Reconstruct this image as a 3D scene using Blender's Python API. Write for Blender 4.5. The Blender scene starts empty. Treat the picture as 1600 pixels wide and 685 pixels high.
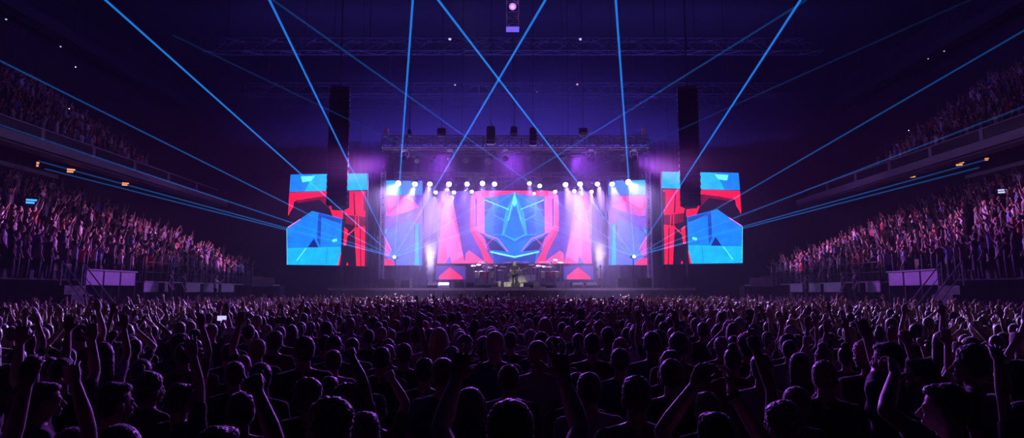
import bpy, bmesh, math, random
import numpy as np
from mathutils import Vector, Matrix, noise as mnoise
SC = bpy.context.scene
COL = SC.collection
PI = math.pi
rnd = random.Random(11)

# ------------------------------------------------------------------ camera
CAMZ = 2.25
TH = math.atan(114.5 / 1000.0)
CT, ST = math.cos(TH), math.sin(TH)
cd = bpy.data.cameras.new('camera'); cam = bpy.data.objects.new('camera', cd); COL.objects.link(cam)
cam.location = (0, 0, CAMZ); cam.rotation_euler = (PI / 2 + TH, 0, 0)
cd.sensor_width = 36.0; cd.lens = 22.5; cd.clip_start = 0.05; cd.clip_end = 400
SC.camera = cam
SC.view_settings.view_transform = 'Standard'; SC.view_settings.look = 'None'
SC.view_settings.gamma = 1.0; SC.view_settings.use_curve_mapping = False
SC.view_settings.exposure = 0.0

def at(px, py, Y):
    """the place in the hall seen at that spot of the photograph, Y metres down the hall"""
    a = (px - 800) / 1000.0; b = (342.5 - py) / 1000.0
    t = Y / (CT - b * ST)
    return Vector((a * t, Y, CAMZ + (ST + b * CT) * t))

def to_px(v):
    x, y, z = v[0], v[1], v[2] - CAMZ
    d = y * CT + z * ST; u = -y * ST + z * CT
    return 800 + 1000 * x / d, 342.5 - 1000 * u / d

# ------------------------------------------------------------------ materials
MATS = {}
def mat(name, color, rough=0.6, metal=0.0, var=0.15, scale=8.0, emit=None, estr=0.0, sheen=0.0, spec=0.5):
    if name in MATS: return MATS[name]
    m = bpy.data.materials.new(name); m.use_nodes = True
    nt = m.node_tree; b = nt.nodes['Principled BSDF']
    b.inputs['Roughness'].default_value = rough; b.inputs['Metallic'].default_value = metal
    b.inputs['Specular IOR Level'].default_value = spec
    if sheen: b.inputs['Sheen Weight'].default_value = sheen
    tc = nt.nodes.new('ShaderNodeTexCoord'); n = nt.nodes.new('ShaderNodeTexNoise')
    n.inputs['Scale'].default_value = scale; n.inputs['Detail'].default_value = 3.0
    nt.links.new(tc.outputs['Object'], n.inputs['Vector'])
    mx = nt.nodes.new('ShaderNodeMix'); mx.data_type = 'RGBA'
    c = tuple(color)
    mx.inputs[6].default_value = tuple(max(0, k * (1 - var)) for k in c) + (1,)
    mx.inputs[7].default_value = tuple(min(1, k * (1 + var)) for k in c) + (1,)
    nt.links.new(n.outputs['Fac'], mx.inputs[0]); nt.links.new(mx.outputs[2], b.inputs['Base Color'])
    if emit is not None:
        b.inputs['Emission Color'].default_value = tuple(emit) + (1,)
        b.inputs['Emission Strength'].default_value = estr
    MATS[name] = m; return m

def emis(name, color, strength, sampling='AUTO'):
    m = mat(name, (0.02, 0.02, 0.02), 0.4, emit=color, estr=strength)
    m.cycles.emission_sampling = sampling
    return m

# ------------------------------------------------------------------ mesh helpers
class MB:
    """collects shapes, then links them as one mesh object"""
    def __init__(s): s.v = []; s.f = []; s.c = []; s.mi = []
    def add(s, vs, fs, col=None, mi=0):
        b = len(s.v); s.v += [tuple(p) for p in vs]
        for f in fs: s.f.append(tuple(i + b for i in f)); s.c.append(col); s.mi.append(mi)
        return s
    def box(s, lo, hi, M=None, col=None, mi=0):
        x0, y0, z0 = lo; x1, y1, z1 = hi
        vs = [Vector(p) for p in ((x0,y0,z0),(x1,y0,z0),(x1,y1,z0),(x0,y1,z0),(x0,y0,z1),(x1,y0,z1),(x1,y1,z1),(x0,y1,z1))]
        if M is not None: vs = [M @ p for p in vs]
        return s.add(vs, ((0,3,2,1),(4,5,6,7),(0,1,5,4),(1,2,6,5),(2,3,7,6),(3,0,4,7)), col, mi)
    def bbox(s, c, size, M=None, col=None, bev=0.02, mi=0):
        """box with chamfered edges, centred at c"""
        hx, hy, hz = (k / 2 for k in size); b = min(bev, hx * .45, hy * .45, hz * .45)
        bm = bmesh.new(); bmesh.ops.create_cube(bm, size=1.0)
        for v in bm.verts: v.co = Vector((v.co.x * 2 * hx, v.co.y * 2 * hy, v.co.z * 2 * hz))
        bmesh.ops.bevel(bm, geom=bm.edges[:], offset=b, segments=2, affect='EDGES')
        T = Matrix.Translation(c)
        if M is not None: T = M @ T
        bm.verts.ensure_lookup_table()
        s.add([T @ v.co for v in bm.verts], [[v.index for v in f.verts] for f in bm.faces], col, mi); bm.free(); return s
    def tube(s, a, b, ra, rb=None, n=8, cap=True, col=None, mi=0):
        a = Vector(a); b = Vector(b); rb = ra if rb is None else rb
        d = b - a
        if d.length < 1e-7: return s
        q = d.to_track_quat('Z', 'Y'); vs = []
        for i in range(n):
            t = 2 * PI * i / n; o = q @ Vector((math.cos(t), math.sin(t), 0)); vs += [a + o * ra, b + o * rb]
        fs = [(2*i, 2*((i+1) % n), 2*((i+1) % n)+1, 2*i+1) for i in range(n)]
        if cap: fs += [tuple(2*i for i in reversed(range(n))), tuple(2*i+1 for i in range(n))]
        return s.add(vs, fs, col, mi)
    def poly(s, pts, r, n=8, col=None):
        for a, b in zip(pts, pts[1:]): s.tube(a, b, r, r, n, col=col)
        return s
    def lathe(s, prof, M=None, n=20, col=None, mi=0):
        """prof: (r, z) up the axis"""
        vs = []
        for r, z in prof:
            for i in range(n):
                t = 2 * PI * i / n; p = Vector((r * math.cos(t), r * math.sin(t), z)); vs.append(M @ p if M is not None else p)
        fs = []
        for j in range(len(prof) - 1):
            for i in range(n): fs.append((j*n+i, j*n+(i+1) % n, (j+1)*n+(i+1) % n, (j+1)*n+i))
        fs += [tuple(reversed(range(n))), tuple((len(prof)-1)*n+i for i in range(n))]
        return s.add(vs, fs, col, mi)
    def ell(s, c, r, M=None, n=12, m=8, col=None, mi=0):
        c = Vector(c); vs = [c + Vector((0, 0, -r[2]))]
        for j in range(1, m):
            ph = -PI / 2 + PI * j / m
            for i in range(n):
                t = 2 * PI * i / n; vs.append(c + Vector((r[0]*math.cos(ph)*math.cos(t), r[1]*math.cos(ph)*math.sin(t), r[2]*math.sin(ph))))
        vs.append(c + Vector((0, 0, r[2])))
        if M is not None: vs = [M @ p for p in vs]
        fs = [(0, 1 + (i+1) % n, 1 + i) for i in range(n)]
        for j in range(m - 2):
            for i in range(n):
                a = 1 + j*n + i; b = 1 + j*n + (i+1) % n; fs.append((a, b, b + n, a + n))
        e = len(vs) - 1; k = 1 + (m - 2) * n
        fs += [(k + i, k + (i+1) % n, e) for i in range(n)]
        return s.add(vs, fs, col, mi)
    def hull(s, spheres, col=None, mi=0, n=10, m=6):
        """convex hull of balls [(centre, r)] or ellipsoids [(centre, (rx, ry, rz))]"""
        bm = bmesh.new()
        for c, r in spheres:
            rr = (r, r, r) if not hasattr(r, '__len__') else r
            t = MB().ell(c, rr, n=n, m=m)
            for p in t.v: bm.verts.new(p)
        bmesh.ops.convex_hull(bm, input=bm.verts[:])
        for v in [v for v in bm.verts if not v.link_faces]: bm.verts.remove(v)
        bm.verts.index_update()
        s.add([v.co.copy() for v in bm.verts], [[v.index for v in f.verts] for f in bm.faces], col, mi); bm.free(); return s
    def mesh(s, name, smooth=False, cols=False):
        me = bpy.data.meshes.new(name); me.from_pydata(s.v, [], s.f)
        if smooth: me.polygons.foreach_set('use_smooth', [True] * len(me.polygons))
        if any(s.mi): me.polygons.foreach_set('material_index', s.mi)
        if cols:
            a = me.color_attributes.new('col', 'FLOAT_COLOR', 'CORNER'); d = []
            for p, c in zip(me.polygons, s.c): d += list((c or (0, 0, 0)) + (1.0,)) * p.loop_total
            a.data.foreach_set('color', d)
        me.update(); return me
    def build(s, name, m, parent=None, smooth=False, loc=None, cols=False):
        me = s.mesh(name, smooth, cols)
        for k in (m if isinstance(m, (list, tuple)) else [m]): me.materials.append(k)
        return link(name, me, parent, loc)

def link(name, me, parent=None, loc=None):
    o = bpy.data.objects.new(name, me); COL.objects.link(o)
    if parent is not None: o.parent = parent
    if loc is not None: o.location = loc
    return o
def tag(o, label=None, cat=None, group=None, kind=None):
    if label: o['label'] = label
    if cat: o['category'] = cat
    if group: o['group'] = group
    if kind: o['kind'] = kind
    return o
def thing(name, label, cat, loc=(0, 0, 0), rz=0.0, group=None, kind=None):
    o = bpy.data.objects.new(name, None); COL.objects.link(o); o.location = loc; o.rotation_euler = (0, 0, rz)
    o.empty_display_size = 0.2
    return tag(o, label, cat, group, kind)
def struct(o, label=None):
    o['kind'] = 'structure'
    if label: o['label'] = label
    return o
def copy_tree(o, parent=None):
    c = o.copy(); COL.objects.link(c)
    if parent is not None: c.parent = parent
    for ch in list(o.children): copy_tree(ch, c)
    return c

# ------------------------------------------------------------------ the hall
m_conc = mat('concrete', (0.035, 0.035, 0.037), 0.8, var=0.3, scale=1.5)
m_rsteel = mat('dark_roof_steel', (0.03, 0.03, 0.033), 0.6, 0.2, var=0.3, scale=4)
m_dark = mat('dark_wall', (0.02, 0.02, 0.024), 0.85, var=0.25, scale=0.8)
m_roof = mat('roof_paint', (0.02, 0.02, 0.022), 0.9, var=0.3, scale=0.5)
m_fascia = mat('fascia_paint', (0.33, 0.32, 0.34), 0.55, var=0.12, scale=0.7)
m_steel = mat('galvanised_steel', (0.42, 0.42, 0.44), 0.4, 0.7, var=0.15, scale=6)
m_black = mat('black_metal', (0.018, 0.018, 0.02), 0.45, var=0.2, scale=5)
m_cloth = mat('black_drape', (0.006, 0.006, 0.007), 0.95, var=0.3, scale=4, spec=.0)
m_deck0 = mat('gangway_deck', (0.05, 0.05, 0.055), 0.5, var=0.3, scale=2)

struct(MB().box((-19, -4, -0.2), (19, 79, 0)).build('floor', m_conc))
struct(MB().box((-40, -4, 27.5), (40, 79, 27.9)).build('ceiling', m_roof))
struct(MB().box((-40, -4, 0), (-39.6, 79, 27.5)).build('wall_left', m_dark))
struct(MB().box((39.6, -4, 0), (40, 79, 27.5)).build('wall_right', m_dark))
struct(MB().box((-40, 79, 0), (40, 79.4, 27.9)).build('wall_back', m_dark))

LROW0, LD, LR, LN = 18.35, 0.86, 0.40, 13         # lower stand: first row, tread, rise, rows
LZ0 = 2.75
UROW0, UD, UR, UN = 26.9, 0.80, 0.56, 12          # upper stand
UZ0 = 10.75
def stand(name, sx, x0, z0, d, r, n, y0, y1, zb):
    """stepped concrete terrace running down one side of the hall"""
    prof = [(x0, zb), (x0, z0)]
    for i in range(n):
        prof += [(x0 + d * (i + 1), z0 + r * i)]
        if i < n - 1: prof += [(x0 + d * (i + 1), z0 + r * (i + 1))]
    prof += [(x0 + d * n, max(zb, 0) if zb < 5 else z0 + r * n - 0.8)]
    k = len(prof); vs = [(sx * x, y0, z) for x, z in prof] + [(sx * x, y1, z) for x, z in prof]
    fs = [(i, (i + 1) % k, (i + 1) % k + k, i + k) for i in range(k)]
    fs += [tuple(reversed(range(k))), tuple(range(k, 2 * k))]
    return struct(MB().add(vs, fs).build(name, m_conc))
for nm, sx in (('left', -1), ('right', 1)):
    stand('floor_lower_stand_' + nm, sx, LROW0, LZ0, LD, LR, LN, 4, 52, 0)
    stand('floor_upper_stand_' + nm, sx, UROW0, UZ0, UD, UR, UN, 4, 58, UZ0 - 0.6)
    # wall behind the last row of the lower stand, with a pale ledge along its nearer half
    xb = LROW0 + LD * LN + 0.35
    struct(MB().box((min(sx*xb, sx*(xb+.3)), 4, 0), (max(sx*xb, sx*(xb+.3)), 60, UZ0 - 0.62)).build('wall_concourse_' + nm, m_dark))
    struct(MB().box((min(sx*(xb-.22), sx*xb), 18, 9.62), (max(sx*(xb-.22), sx*xb), 41.3, 9.86)).build('trim_ledge_' + nm, m_fascia))
    # balcony front
    b = MB(); xf = 26.0
    b.box((min(sx*xf, sx*(xf+.12)), 4, 10.02), (max(sx*xf, sx*(xf+.12)), 58, 10.62))
    b.box((min(sx*xf, sx*(xf+.95)), 4, 9.98), (max(sx*xf, sx*(xf+.95)), 58, 10.12))
    struct(b.build('trim_balcony_' + nm, m_fascia))
    rl = thing('balcony_rail', ('left' if sx < 0 else 'right') + ' balcony front rail of pale metal on square posts', 'railing', (sx * xf, 30, 10.62))
    MB().box((-.05, -22, .58), (.05, 26, .66)).build('handrail', m_fascia, rl)
    for k in range(11):
        y = 30.3 + 4.35 * (k - 5) - 30
        MB().bbox((0, y, .29), (.13, .30, .58), bev=.02).build('post', m_fascia, rl)
    MB().box((-.012, -22, .04), (.012, 26, .56)).build('infill_panel', m_black, rl)
    # catwalk under the roof
    w = thing('roof_catwalk', ('left' if sx < 0 else 'right') + ' steel catwalk slung under the roof above the upper seats', 'catwalk', (sx * 36.5, 0, 22.6), kind='structure')
    del w['category']
    MB().box((-.6, 14, 0), (.6, 72, .12)).box((-.62, 14, .12), (-.56, 72, .9)).box((.56, 14, .12), (.62, 72, .9)).build('deck', m_rsteel, w)
    h = MB()
    for y in range(16, 72, 6): h.tube((-.5, y, .1), (-.5, y, 5.0), .04); h.tube((.5, y, .1), (.5, y, 5.0), .04)
    h.build('hanger', m_rsteel, w)

# ------------------------------------------------------------------ roof steel
def lattice(b, A, B, w, h, r, bay, nside=6):
    """four-chord box truss from A to B"""
    A = Vector(A); B = Vector(B); d = (B - A); L = d.length; d.normalize()
    up = Vector((0, 0, 1)) if abs(d.z) < .9 else Vector((0, 1, 0))
    s = d.cross(up).normalized(); u = s.cross(d).normalized()
    cs = [s * (i * w / 2) + u * (j * h / 2) for i, j in ((-1, -1), (1, -1), (1, 1), (-1, 1))]
    for c in cs: b.tube(A + c, B + c, r, n=nside)
    n = max(1, round(L / bay))
    for k in range(n):
        p = A + d * (L * k / n); q = A + d * (L * (k + 1) / n)
        for i in range(4):
            a, c = cs[i], cs[(i + 1) % 4]
            b.tube(p + a, p + c, r * .6, n=4, cap=False)
            if k % 2: b.tube(p + a, q + c, r * .6, n=4, cap=False)
            else: b.tube(p + c, q + a, r * .6, n=4, cap=False)
    for i in range(4): b.tube(B + cs[i], B + cs[(i + 1) % 4], r * .6, n=4)
    return b
for i, (y, z) in enumerate(((52, 22.9), (61, 22.0), (69, 23.2))):
    b = lattice(MB(), (-26, y, z), (26, y, z), 1.0, 1.1, .07, 1.6)
    for x in (-24, -12, 0, 12, 24): b.tube((x, y, z + .5), (x, y, 27.5), .04)
    struct(b.build('ceiling_truss_' + str(i + 1), m_rsteel))

# small lamps under the roof and on the roof trusses
m_lampw = emis('small_lamp', (0.75, 0.6, 1.0), 0.9, 'NONE')
m_lampp = emis('small_pink_lamp', (1.0, 0.45, 0.8), .9, 'NONE')
def small_lamp(px, py, Y, label, r=.05, m=None):
    p = at(px, py, Y); o = thing('roof_lamp', label, 'lamp', p, group='small lamps under the roof')
    MB().lathe([(.05, .05), (r*1.3, .02), (r*1.5, -.06), (r*1.2, -.09)], n=12).build('housing', m_black, o)
    MB().ell((0, -.01, -.1), (r, r, r), n=10, m=6).build('bulb', m or m_lampw, o)
    MB().tube((0, 0, .04), (0, 0, max(.2, (27.5 if p.z > 21 else p.z + .4) - p.z)), .012, n=6).build('hanging_rod', m_black, o)
for (px, py, Y, l, r) in ((10, 28, 45, 'small roof lamp glowing highest in the upper left corner', .07),
        (62, 52, 52, 'second dim roof lamp down the left catwalk line', .06), (95, 71, 52, 'third dim roof lamp down the left catwalk line', .07),
        (1584, 17, 46, 'small roof lamp glowing highest in the upper right corner', .07),
        (1475, 78, 52, 'white roof lamp beneath the right catwalk', .06), (1450, 90, 52, 'dimmer roof lamp next below the right catwalk lamp', .05),
        (484, 12, 55, 'faint lamp high in the roof above the left speaker column', .07),
        (703, 59, 51, 'pale roof lamp left of the hanging tower', .13), (907, 59, 51, 'pale roof lamp right of the hanging tower', .13),
        (711, 131, 60, 'small lamp on the roof truss left of centre', .09), (839, 142, 60, 'small low lamp on the roof truss right of centre', .06)):
    small_lamp(px, py, Y, l, r)
small_lamp(902, 130, 60, 'pink lamp on the roof truss right of centre', .11, m_lampp)

# hanging light tower in the middle of the roof
p = at(801, 46, 40)
t = thing('hanging_light_tower', 'slim lattice tower hanging from the roof with a purple lamp near its head', 'lighting tower', p)
lattice(MB(), (0, 0, .05), (0, 0, 27.5 - p.z), .78, .78, .03, .5).build('lattice_frame', m_steel, t)
MB().bbox((0, -.45, 1.25), (.62, .25, .5), bev=.06).build('lamp_housing', m_black, t)
m_plamp = emis('purple_lamp', (0.5, 0.2, 0.9), .8)
MB().lathe([(.2, 0), (.24, .05), (.24, .08)], Matrix.Translation((0, -.6, 1.25)) @ Matrix.Rotation(PI/2, 4, 'X'), 18).build('lamp_lens', m_plamp, t)
MB().box((-.42, -.42, 0), (.42, .42, .06)).build('base_plate', m_steel, t)
ld = bpy.data.lights.new('tower_light', 'POINT'); ld.energy = 40; ld.color = (.6, .25, 1); ld.shadow_soft_size = .15
lo = bpy.data.objects.new('tower_light', ld); COL.objects.link(lo); lo.location = p + Vector((0, -.85, 1.3))

# lit signs under the balconies
m_sign = emis('orange_sign', (1.0, 0.36, 0.12), 1.1, 'NONE')
m_signb = emis('blue_screen', (0.05, 0.35, 1.0), 1.6, 'NONE')
m_signw = emis('pale_screen', (0.55, 0.65, 1.0), 1.0, 'NONE')
SIGNS = []
def lit_sign(px, py, Y, label, w, h, m, drop):
    p = at(px, py, Y); rz = math.atan2(-p.x, p.y) * .9
    o = thing('lit_sign', label, 'sign', p, rz, 'lit signs along the side concourses')
    MB().bbox((0, .05, 0), (w + .06, .1, h + .06), bev=.015).build('sign_case', m_black, o)
    MB().box((-w/2, -.012, .02), (w/2, 0.0, h/2)).box((-w/2, -.012, -h/2), (w*.3, 0.0, -.02)).build('lit_panel', m, o)
    if drop: MB().tube((-w*.3, .05, h/2), (-w*.3, .05, h/2 + drop), .015).tube((w*.3, .05, h/2), (w*.3, .05, h/2 + drop), .015).build('hanging_rod', m_black, o)
    else:
        SIGNS.append(p); zf = LZ0 + LR * int((abs(p.x) - LROW0) / LD)
        MB().tube((0, .06, -h/2), (0, .06, zf - p.z), .04).bbox((0, .06, zf - p.z + .02), (.4, .3, .04)).build('stand_pole', m_black, o)
for a in ((59, 257, 34.5, 'tiny reddish sign nearest the left edge under the left balcony', .12, .26, m_sign, .5),
          (111, 267, 39.4, 'orange lit sign under the left balcony, nearer of the two', .42, .24, m_sign, .55),
          (196, 288, 44.8, 'orange lit sign under the left balcony, farther one', .42, .22, m_sign, .5),
          (1427, 275, 43.2, 'orange lit sign under the right balcony, farthest one', .40, .22, m_sign, .55),
          (1500, 256, 38.6, 'orange lit sign under the right balcony, middle one', .42, .24, m_sign, .6),
          (1542, 249, 36.4, 'small reddish sign under the right balcony, nearest the right edge', .2, .14, m_sign, .7),
          (49, 315, 30.5, 'small bright blue screen among the left stand crowd', .42, .22, m_signb, 0),
          (1566, 299, 32.5, 'small pale screen among the right stand crowd', .36, .2, m_signw, 0)):
    lit_sign(*a)
# ------------------------------------------------------------------ front of the lower stands
m_panel = mat('pale_panel', (.42, .40, .44), .6, var=.25, scale=3)
for sx, nm in ((-1, 'left'), (1, 'right')):
    X = lambda x: sx * x
    def bx(b, x0, x1, y0, y1, z0, z1): return b.box((min(X(x0), X(x1)), y0, z0), (max(X(x0), X(x1)), y1, z1))
    # black skirt on the stand's wall, its nearer end added in place of shade
    b = MB(); vs = []; n = 150
    for i in range(n + 1):
        y = 8 + 40 * i / n; o = .05 * math.sin(i * 1.9) + .02 * math.sin(i * 4.1); vs += [(X(18.16 + o), y, 0.0), (X(18.16 + o * .6), y, 2.72)]
    vs += [(x + sx * .03, y, z) for x, y, z in vs]; k = 2 * (n + 1)
    fs = [(2*i, 2*i+2, 2*i+3, 2*i+1) for i in range(n)] + [(k+2*i, k+2*i+1, k+2*i+3, k+2*i+2) for i in range(n)]
    tag(b.add(vs, fs).build('stand_skirt', m_cloth, smooth=True), 'black cloth skirt hanging along the front of the %s lower stand' % nm, 'drape')
    # raised pale parapet
    t = thing('parapet', 'raised pale parapet panels at the front of the %s lower stand' % nm, 'parapet', (X(18.1), 29, 2.5))
    for k in range(3):
        y = -1.75 + 1.22 * k; MB().bbox((0, y + .56, .36), (.08, 1.12, .62), bev=.015).build('panel', m_panel, t)
    MB().bbox((0, .07, .71), (.16, 3.75, .07), bev=.02).build('top_cap', m_fascia, t)
    for y in (-1.8, -.6, .62, 1.86): MB().bbox((sx * .03, y, .05), (.08, .06, 1.3), bev=.01).build('post', m_black, t)
    # lower pale wall strip with gaps and a rail
    t = thing('stand_barrier', 'low pale barrier strip along the front of the %s lower stand, farther down' % nm, 'barrier', (X(18.0), 36, 2.2))
    for y0, y1 in ((-4.6, -3.3), (-2.7, -2.1), (-.9, 1.1), (1.5, 3.4), (3.8, 5.6)):
        MB().bbox((0, (y0 + y1) / 2, .30), (.08, y1 - y0, .48), bev=.015).build('panel', m_panel, t)
    MB().bbox((0, 1.2, .57), (.14, 11.6, .06), bev=.02).build('top_cap', m_fascia, t)
    for y in (-4.4, -1.5, 1.3, 3.6, 5.8): MB().bbox((sx * .04, y, .0), (.06, .06, .9), bev=.01).build('post', m_black, t)
    r = thing('hand_rail', 'thin steel hand rail above the low barrier of the %s lower stand' % nm, 'railing', (X(18.3), 36, 2.76))
    MB().tube((0, -4, 1.0), (0, 8, 1.0), .025).build('top_bar', m_rsteel, r); MB().tube((0, -4, .5), (0, 8, .5), .018).build('middle_bar', m_rsteel, r)
    for k in range(7): MB().tube((0, -4 + 2 * k, 0), (0, -4 + 2 * k, 1.0), .022).build('post', m_rsteel, r)
    # stairs down to the floor with rails, nearer than the parapet
    s = MB()
    for k in range(7): s.box((min(X(16.0 + k * .3), X(18.05)), 25.6, k * .36), (max(X(16.0 + k * .3), X(18.05)), 26.9, (k + 1) * .36))
    t = thing('stair', 'short steel stair with hand rails from the floor up to the %s lower stand' % nm, 'stairs', (0, 0, 0))
    s.build('tread', m_black, t)
    for y in (25.62, 26.88):
        MB().tube((X(16.1), y, 1.25), (X(18.0), y, 3.5), .03).tube((X(16.1), y, .36), (X(16.1), y, 1.25), .03).tube((X(18.0), y, 2.5), (X(18.0), y, 3.5), .03).tube((X(16.1), y, .8), (X(18.0), y, 3.05), .02).build('hand_rail', m_steel, t)
    # gangway with people in front of the barrier
    t = thing('gangway', 'black skirted gangway at the foot of the %s lower stand' % nm, 'platform', (X(17.55), 35, 0))
    MB().bbox((0, 0, 1.52), (.95, 7.4, .12), bev=.02).build('deck', m_deck0, t)
    MB().box((-.44, -3.65, 0), (.44, 3.65, 1.46)).build('skirt', m_cloth, t)
    t = thing('equipment_cabinet', 'pale boxy cabinet near the stage end of the %s lower stand' % nm, 'cabinet', (X(17.3), 45.3, 0))
    MB().bbox((0, 0, 1.35), (1.5, 1.2, 2.7), bev=.04).build('case', m_cloth, t); MB().bbox((0, -.62, 2.95), (1.5, .08, .62), bev=.02).build('front_panel', m_panel, t)
    MB().bbox((0, 0, 2.74), (1.5, 1.2, .08), bev=.02).build('lid', m_panel, t)
# ------------------------------------------------------------------ stage
SZ = 2.54
m_deck = mat('stage_deck', (0.05, 0.05, 0.055), 0.5, var=0.3, scale=2)
m_skirt = mat('stage_skirt', (0.03, 0.03, 0.04), 0.8, var=0.3, scale=3)
m_grille = mat('speaker_grille', (0.010, 0.010, 0.012), 0.95, 0.0, var=0.3, scale=30, spec=.05)
m_chrome = mat('chrome', (0.35, 0.35, 0.37), 0.35, .8, var=0.05)
m_brass = mat('cymbal_bronze', (0.4, 0.28, 0.13), 0.5, 0.5, var=0.1)
m_white = mat('white_shell', (0.45, 0.45, 0.47), 0.35, var=0.05)
m_amber = mat('amber_cover', (0.62, 0.55, 0.25), 0.6, var=0.2)
m_redl = mat('red_lacquer', (0.5, 0.03, 0.05), 0.25, var=0.1)
m_wood = mat('dark_wood', (0.12, 0.06, 0.03), 0.4, var=0.3, scale=12)

st = thing('stage', 'wide dark concert stage deck with black skirted front at the end of the floor', 'stage', (0, 49, 0))
MB().bbox((0, 0, SZ - .12), (24, 14, .24), bev=.03).build('deck', m_deck, st)
b = MB()
for k in range(48): b.box((-11.95 + k * .5, -6.93 + .03 * (k % 2), 0), (-11.95 + k * .5 + .46, -6.9 + .03 * (k % 2), SZ - .24))
b.build('skirt', m_skirt, st)
MB().box((-12, -7.04, SZ - .16), (12, -6.99, SZ - .02)).build('edge_trim', m_steel, st)
b = MB()
for x in range(-11, 12, 2):
    for y in (-6, -2, 2, 6): b.tube((x, y, 0), (x, y, SZ - .24), .04, n=6)
b.build('support_posts', m_steel, st)['kind'] = 'stuff'
# crowd barrier
br = thing('crowd_barrier', 'low steel crowd barrier running along the foot of the stage', 'barrier', (0, 40.7, 0))
MB().box((-17.5, 0, .05), (17.5, .04, 1.1)).build('panel', m_black, br); MB().tube((-17.5, 0, 1.13), (17.5, 0, 1.13), .04).build('top_rail', m_steel, br)
MB().box((-17.5, .0, 0), (17.5, .9, .05)).build('foot_plate', m_steel, br)

# black drape behind everything, and the masking legs beside the towers
def drape(name, label, x0, x1, y, z0, z1, n):
    b = MB(); vs = []; m = n * 6
    for i in range(m + 1):
        x = x0 + (x1 - x0) * i / m; o = .035 * math.sin(i / 6 * 2 * PI) + .012 * math.sin(i * 1.7); vs += [(x, y + o, z0), (x, y + o * .8, z1)]
    vs += [(x, yy + .05, z) for x, yy, z in vs]; k = 2 * (m + 1)
    fs = [(2*i, 2*i+2, 2*i+3, 2*i+1) for i in range(m)] + [(k+2*i, k+2*i+1, k+2*i+3, k+2*i+2) for i in range(m)]
    b.add(vs, fs); o = b.build(name, m_cloth, smooth=True)
    return tag(o, label, 'drape')
drape('backdrop_drape', 'black backdrop drape hanging across the back of the stage', -16, 16, 57.5, 0, 16, 60)
P0, P1 = at(576, 420, 51), at(594, 270, 51)
drape('masking_drape', 'narrow black masking drape left of the left stage tower', P0.x, P1.x, 51, SZ + .02, 11.8, 5)
P0, P1 = at(1021, 420, 51), at(1038, 270, 51)
drape('masking_drape', 'narrow black masking drape right of the right stage tower', P0.x, P1.x, 51, SZ + .02, 11.8, 5)

# ------------------------------------------------------------------ video screens
def screen_mat():
    m = bpy.data.materials.new('led_screen'); m.use_nodes = True; nt = m.node_tree; b = nt.nodes['Principled BSDF']
    at_ = nt.nodes.new('ShaderNodeAttribute'); at_.attribute_name = 'col'
    tc = nt.nodes.new('ShaderNodeTexCoord'); n1 = nt.nodes.new('ShaderNodeTexNoise'); n1.inputs['Scale'].default_value = 1.6; n1.inputs['Detail'].default_value = 6
    n2 = nt.nodes.new('ShaderNodeTexNoise'); n2.inputs['Scale'].default_value = 14; n2.inputs['Detail'].default_value = 4
    nt.links.new(tc.outputs['Object'], n1.inputs['Vector']); nt.links.new(tc.outputs['Object'], n2.inputs['Vector'])
    a = nt.nodes.new('ShaderNodeMath'); a.operation = 'ADD'; nt.links.new(n1.outputs['Fac'], a.inputs[0]); nt.links.new(n2.outputs['Fac'], a.inputs[1])
    mr = nt.nodes.new('ShaderNodeMapRange'); mr.inputs['From Min'].default_value = .6; mr.inputs['From Max'].default_value = 1.4; mr.inputs['To Min'].default_value = .58; mr.inputs['To Max'].default_value = 1.3
    nt.links.new(a.outputs[0], mr.inputs['Value'])
    mx = nt.nodes.new('ShaderNodeVectorMath'); mx.operation = 'SCALE'; nt.links.new(at_.outputs['Color'], mx.inputs[0]); nt.links.new(mr.outputs[0], mx.inputs['Scale'])
    nt.links.new(mx.outputs[0], b.inputs['Emission Color']); b.inputs['Emission Strength'].default_value = 1.6
    b.inputs['Base Color'].default_value = (.01, .01, .01, 1); b.inputs['Roughness'].default_value = .5
    m.cycles.emission_sampling = 'FRONT'
    return m
m_led = screen_mat()
def s2l(r, g, b):
    return tuple(((c / 255) / 12.92 if c < 10 else ((c / 255 + .055) / 1.055) ** 2.4) for c in (r, g, b))
CY = s2l(0, 160, 238); CB = s2l(0, 112, 226); CD = s2l(14, 60, 165); CN = s2l(10, 28, 110); RED = s2l(235, 20, 60); DRED = s2l(105, 8, 38); BLK = s2l(14, 8, 30)
PNK = s2l(246, 78, 150); PK2 = s2l(235, 105, 195); HOT = s2l(250, 50, 110); PUR = s2l(118, 80, 200); PU2 = s2l(90, 62, 178); LCY = s2l(90, 225, 255); MAG = s2l(190, 80, 175)
def screen(name, label, Y, outline, layers, frame=.12):
    """a wall of LED panels at depth Y; OUTLINE and LAYERS are picture outlines, later ones on top"""
    c = [at(x, y, Y) for x, y in outline]
    cx = sum(p.x for p in c) / len(c); z0 = min(p.z for p in c)
    o = thing(name, label, 'video screen', (cx, Y, z0))
    x0, x1 = min(p.x for p in c) - cx, max(p.x for p in c) - cx; z1 = max(p.z for p in c) - z0
    b = MB().box((x0 - .04, .03, -.04), (x1 + .04, .22, z1 + .04))
    nx = max(2, round((x1 - x0) / 1.0))
    for i in range(nx + 1): b.box((x0 + (x1-x0)*i/nx - .03, .22, 0), (x0 + (x1-x0)*i/nx + .03, .34, z1))
    b.build('panel_frame', m_black, o)
    d = MB()
    for k, (col, pts) in enumerate([(layers[0], outline)] + layers[1:]):
        q = [at(x, y, Y) for x, y in pts]
        d.add([(p.x - cx, .02 - .004 * k, p.z - z0) for p in q], [tuple(range(len(q)))], col)
    me = d.build('display', m_led, o, cols=True)
    return o, z1
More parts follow.
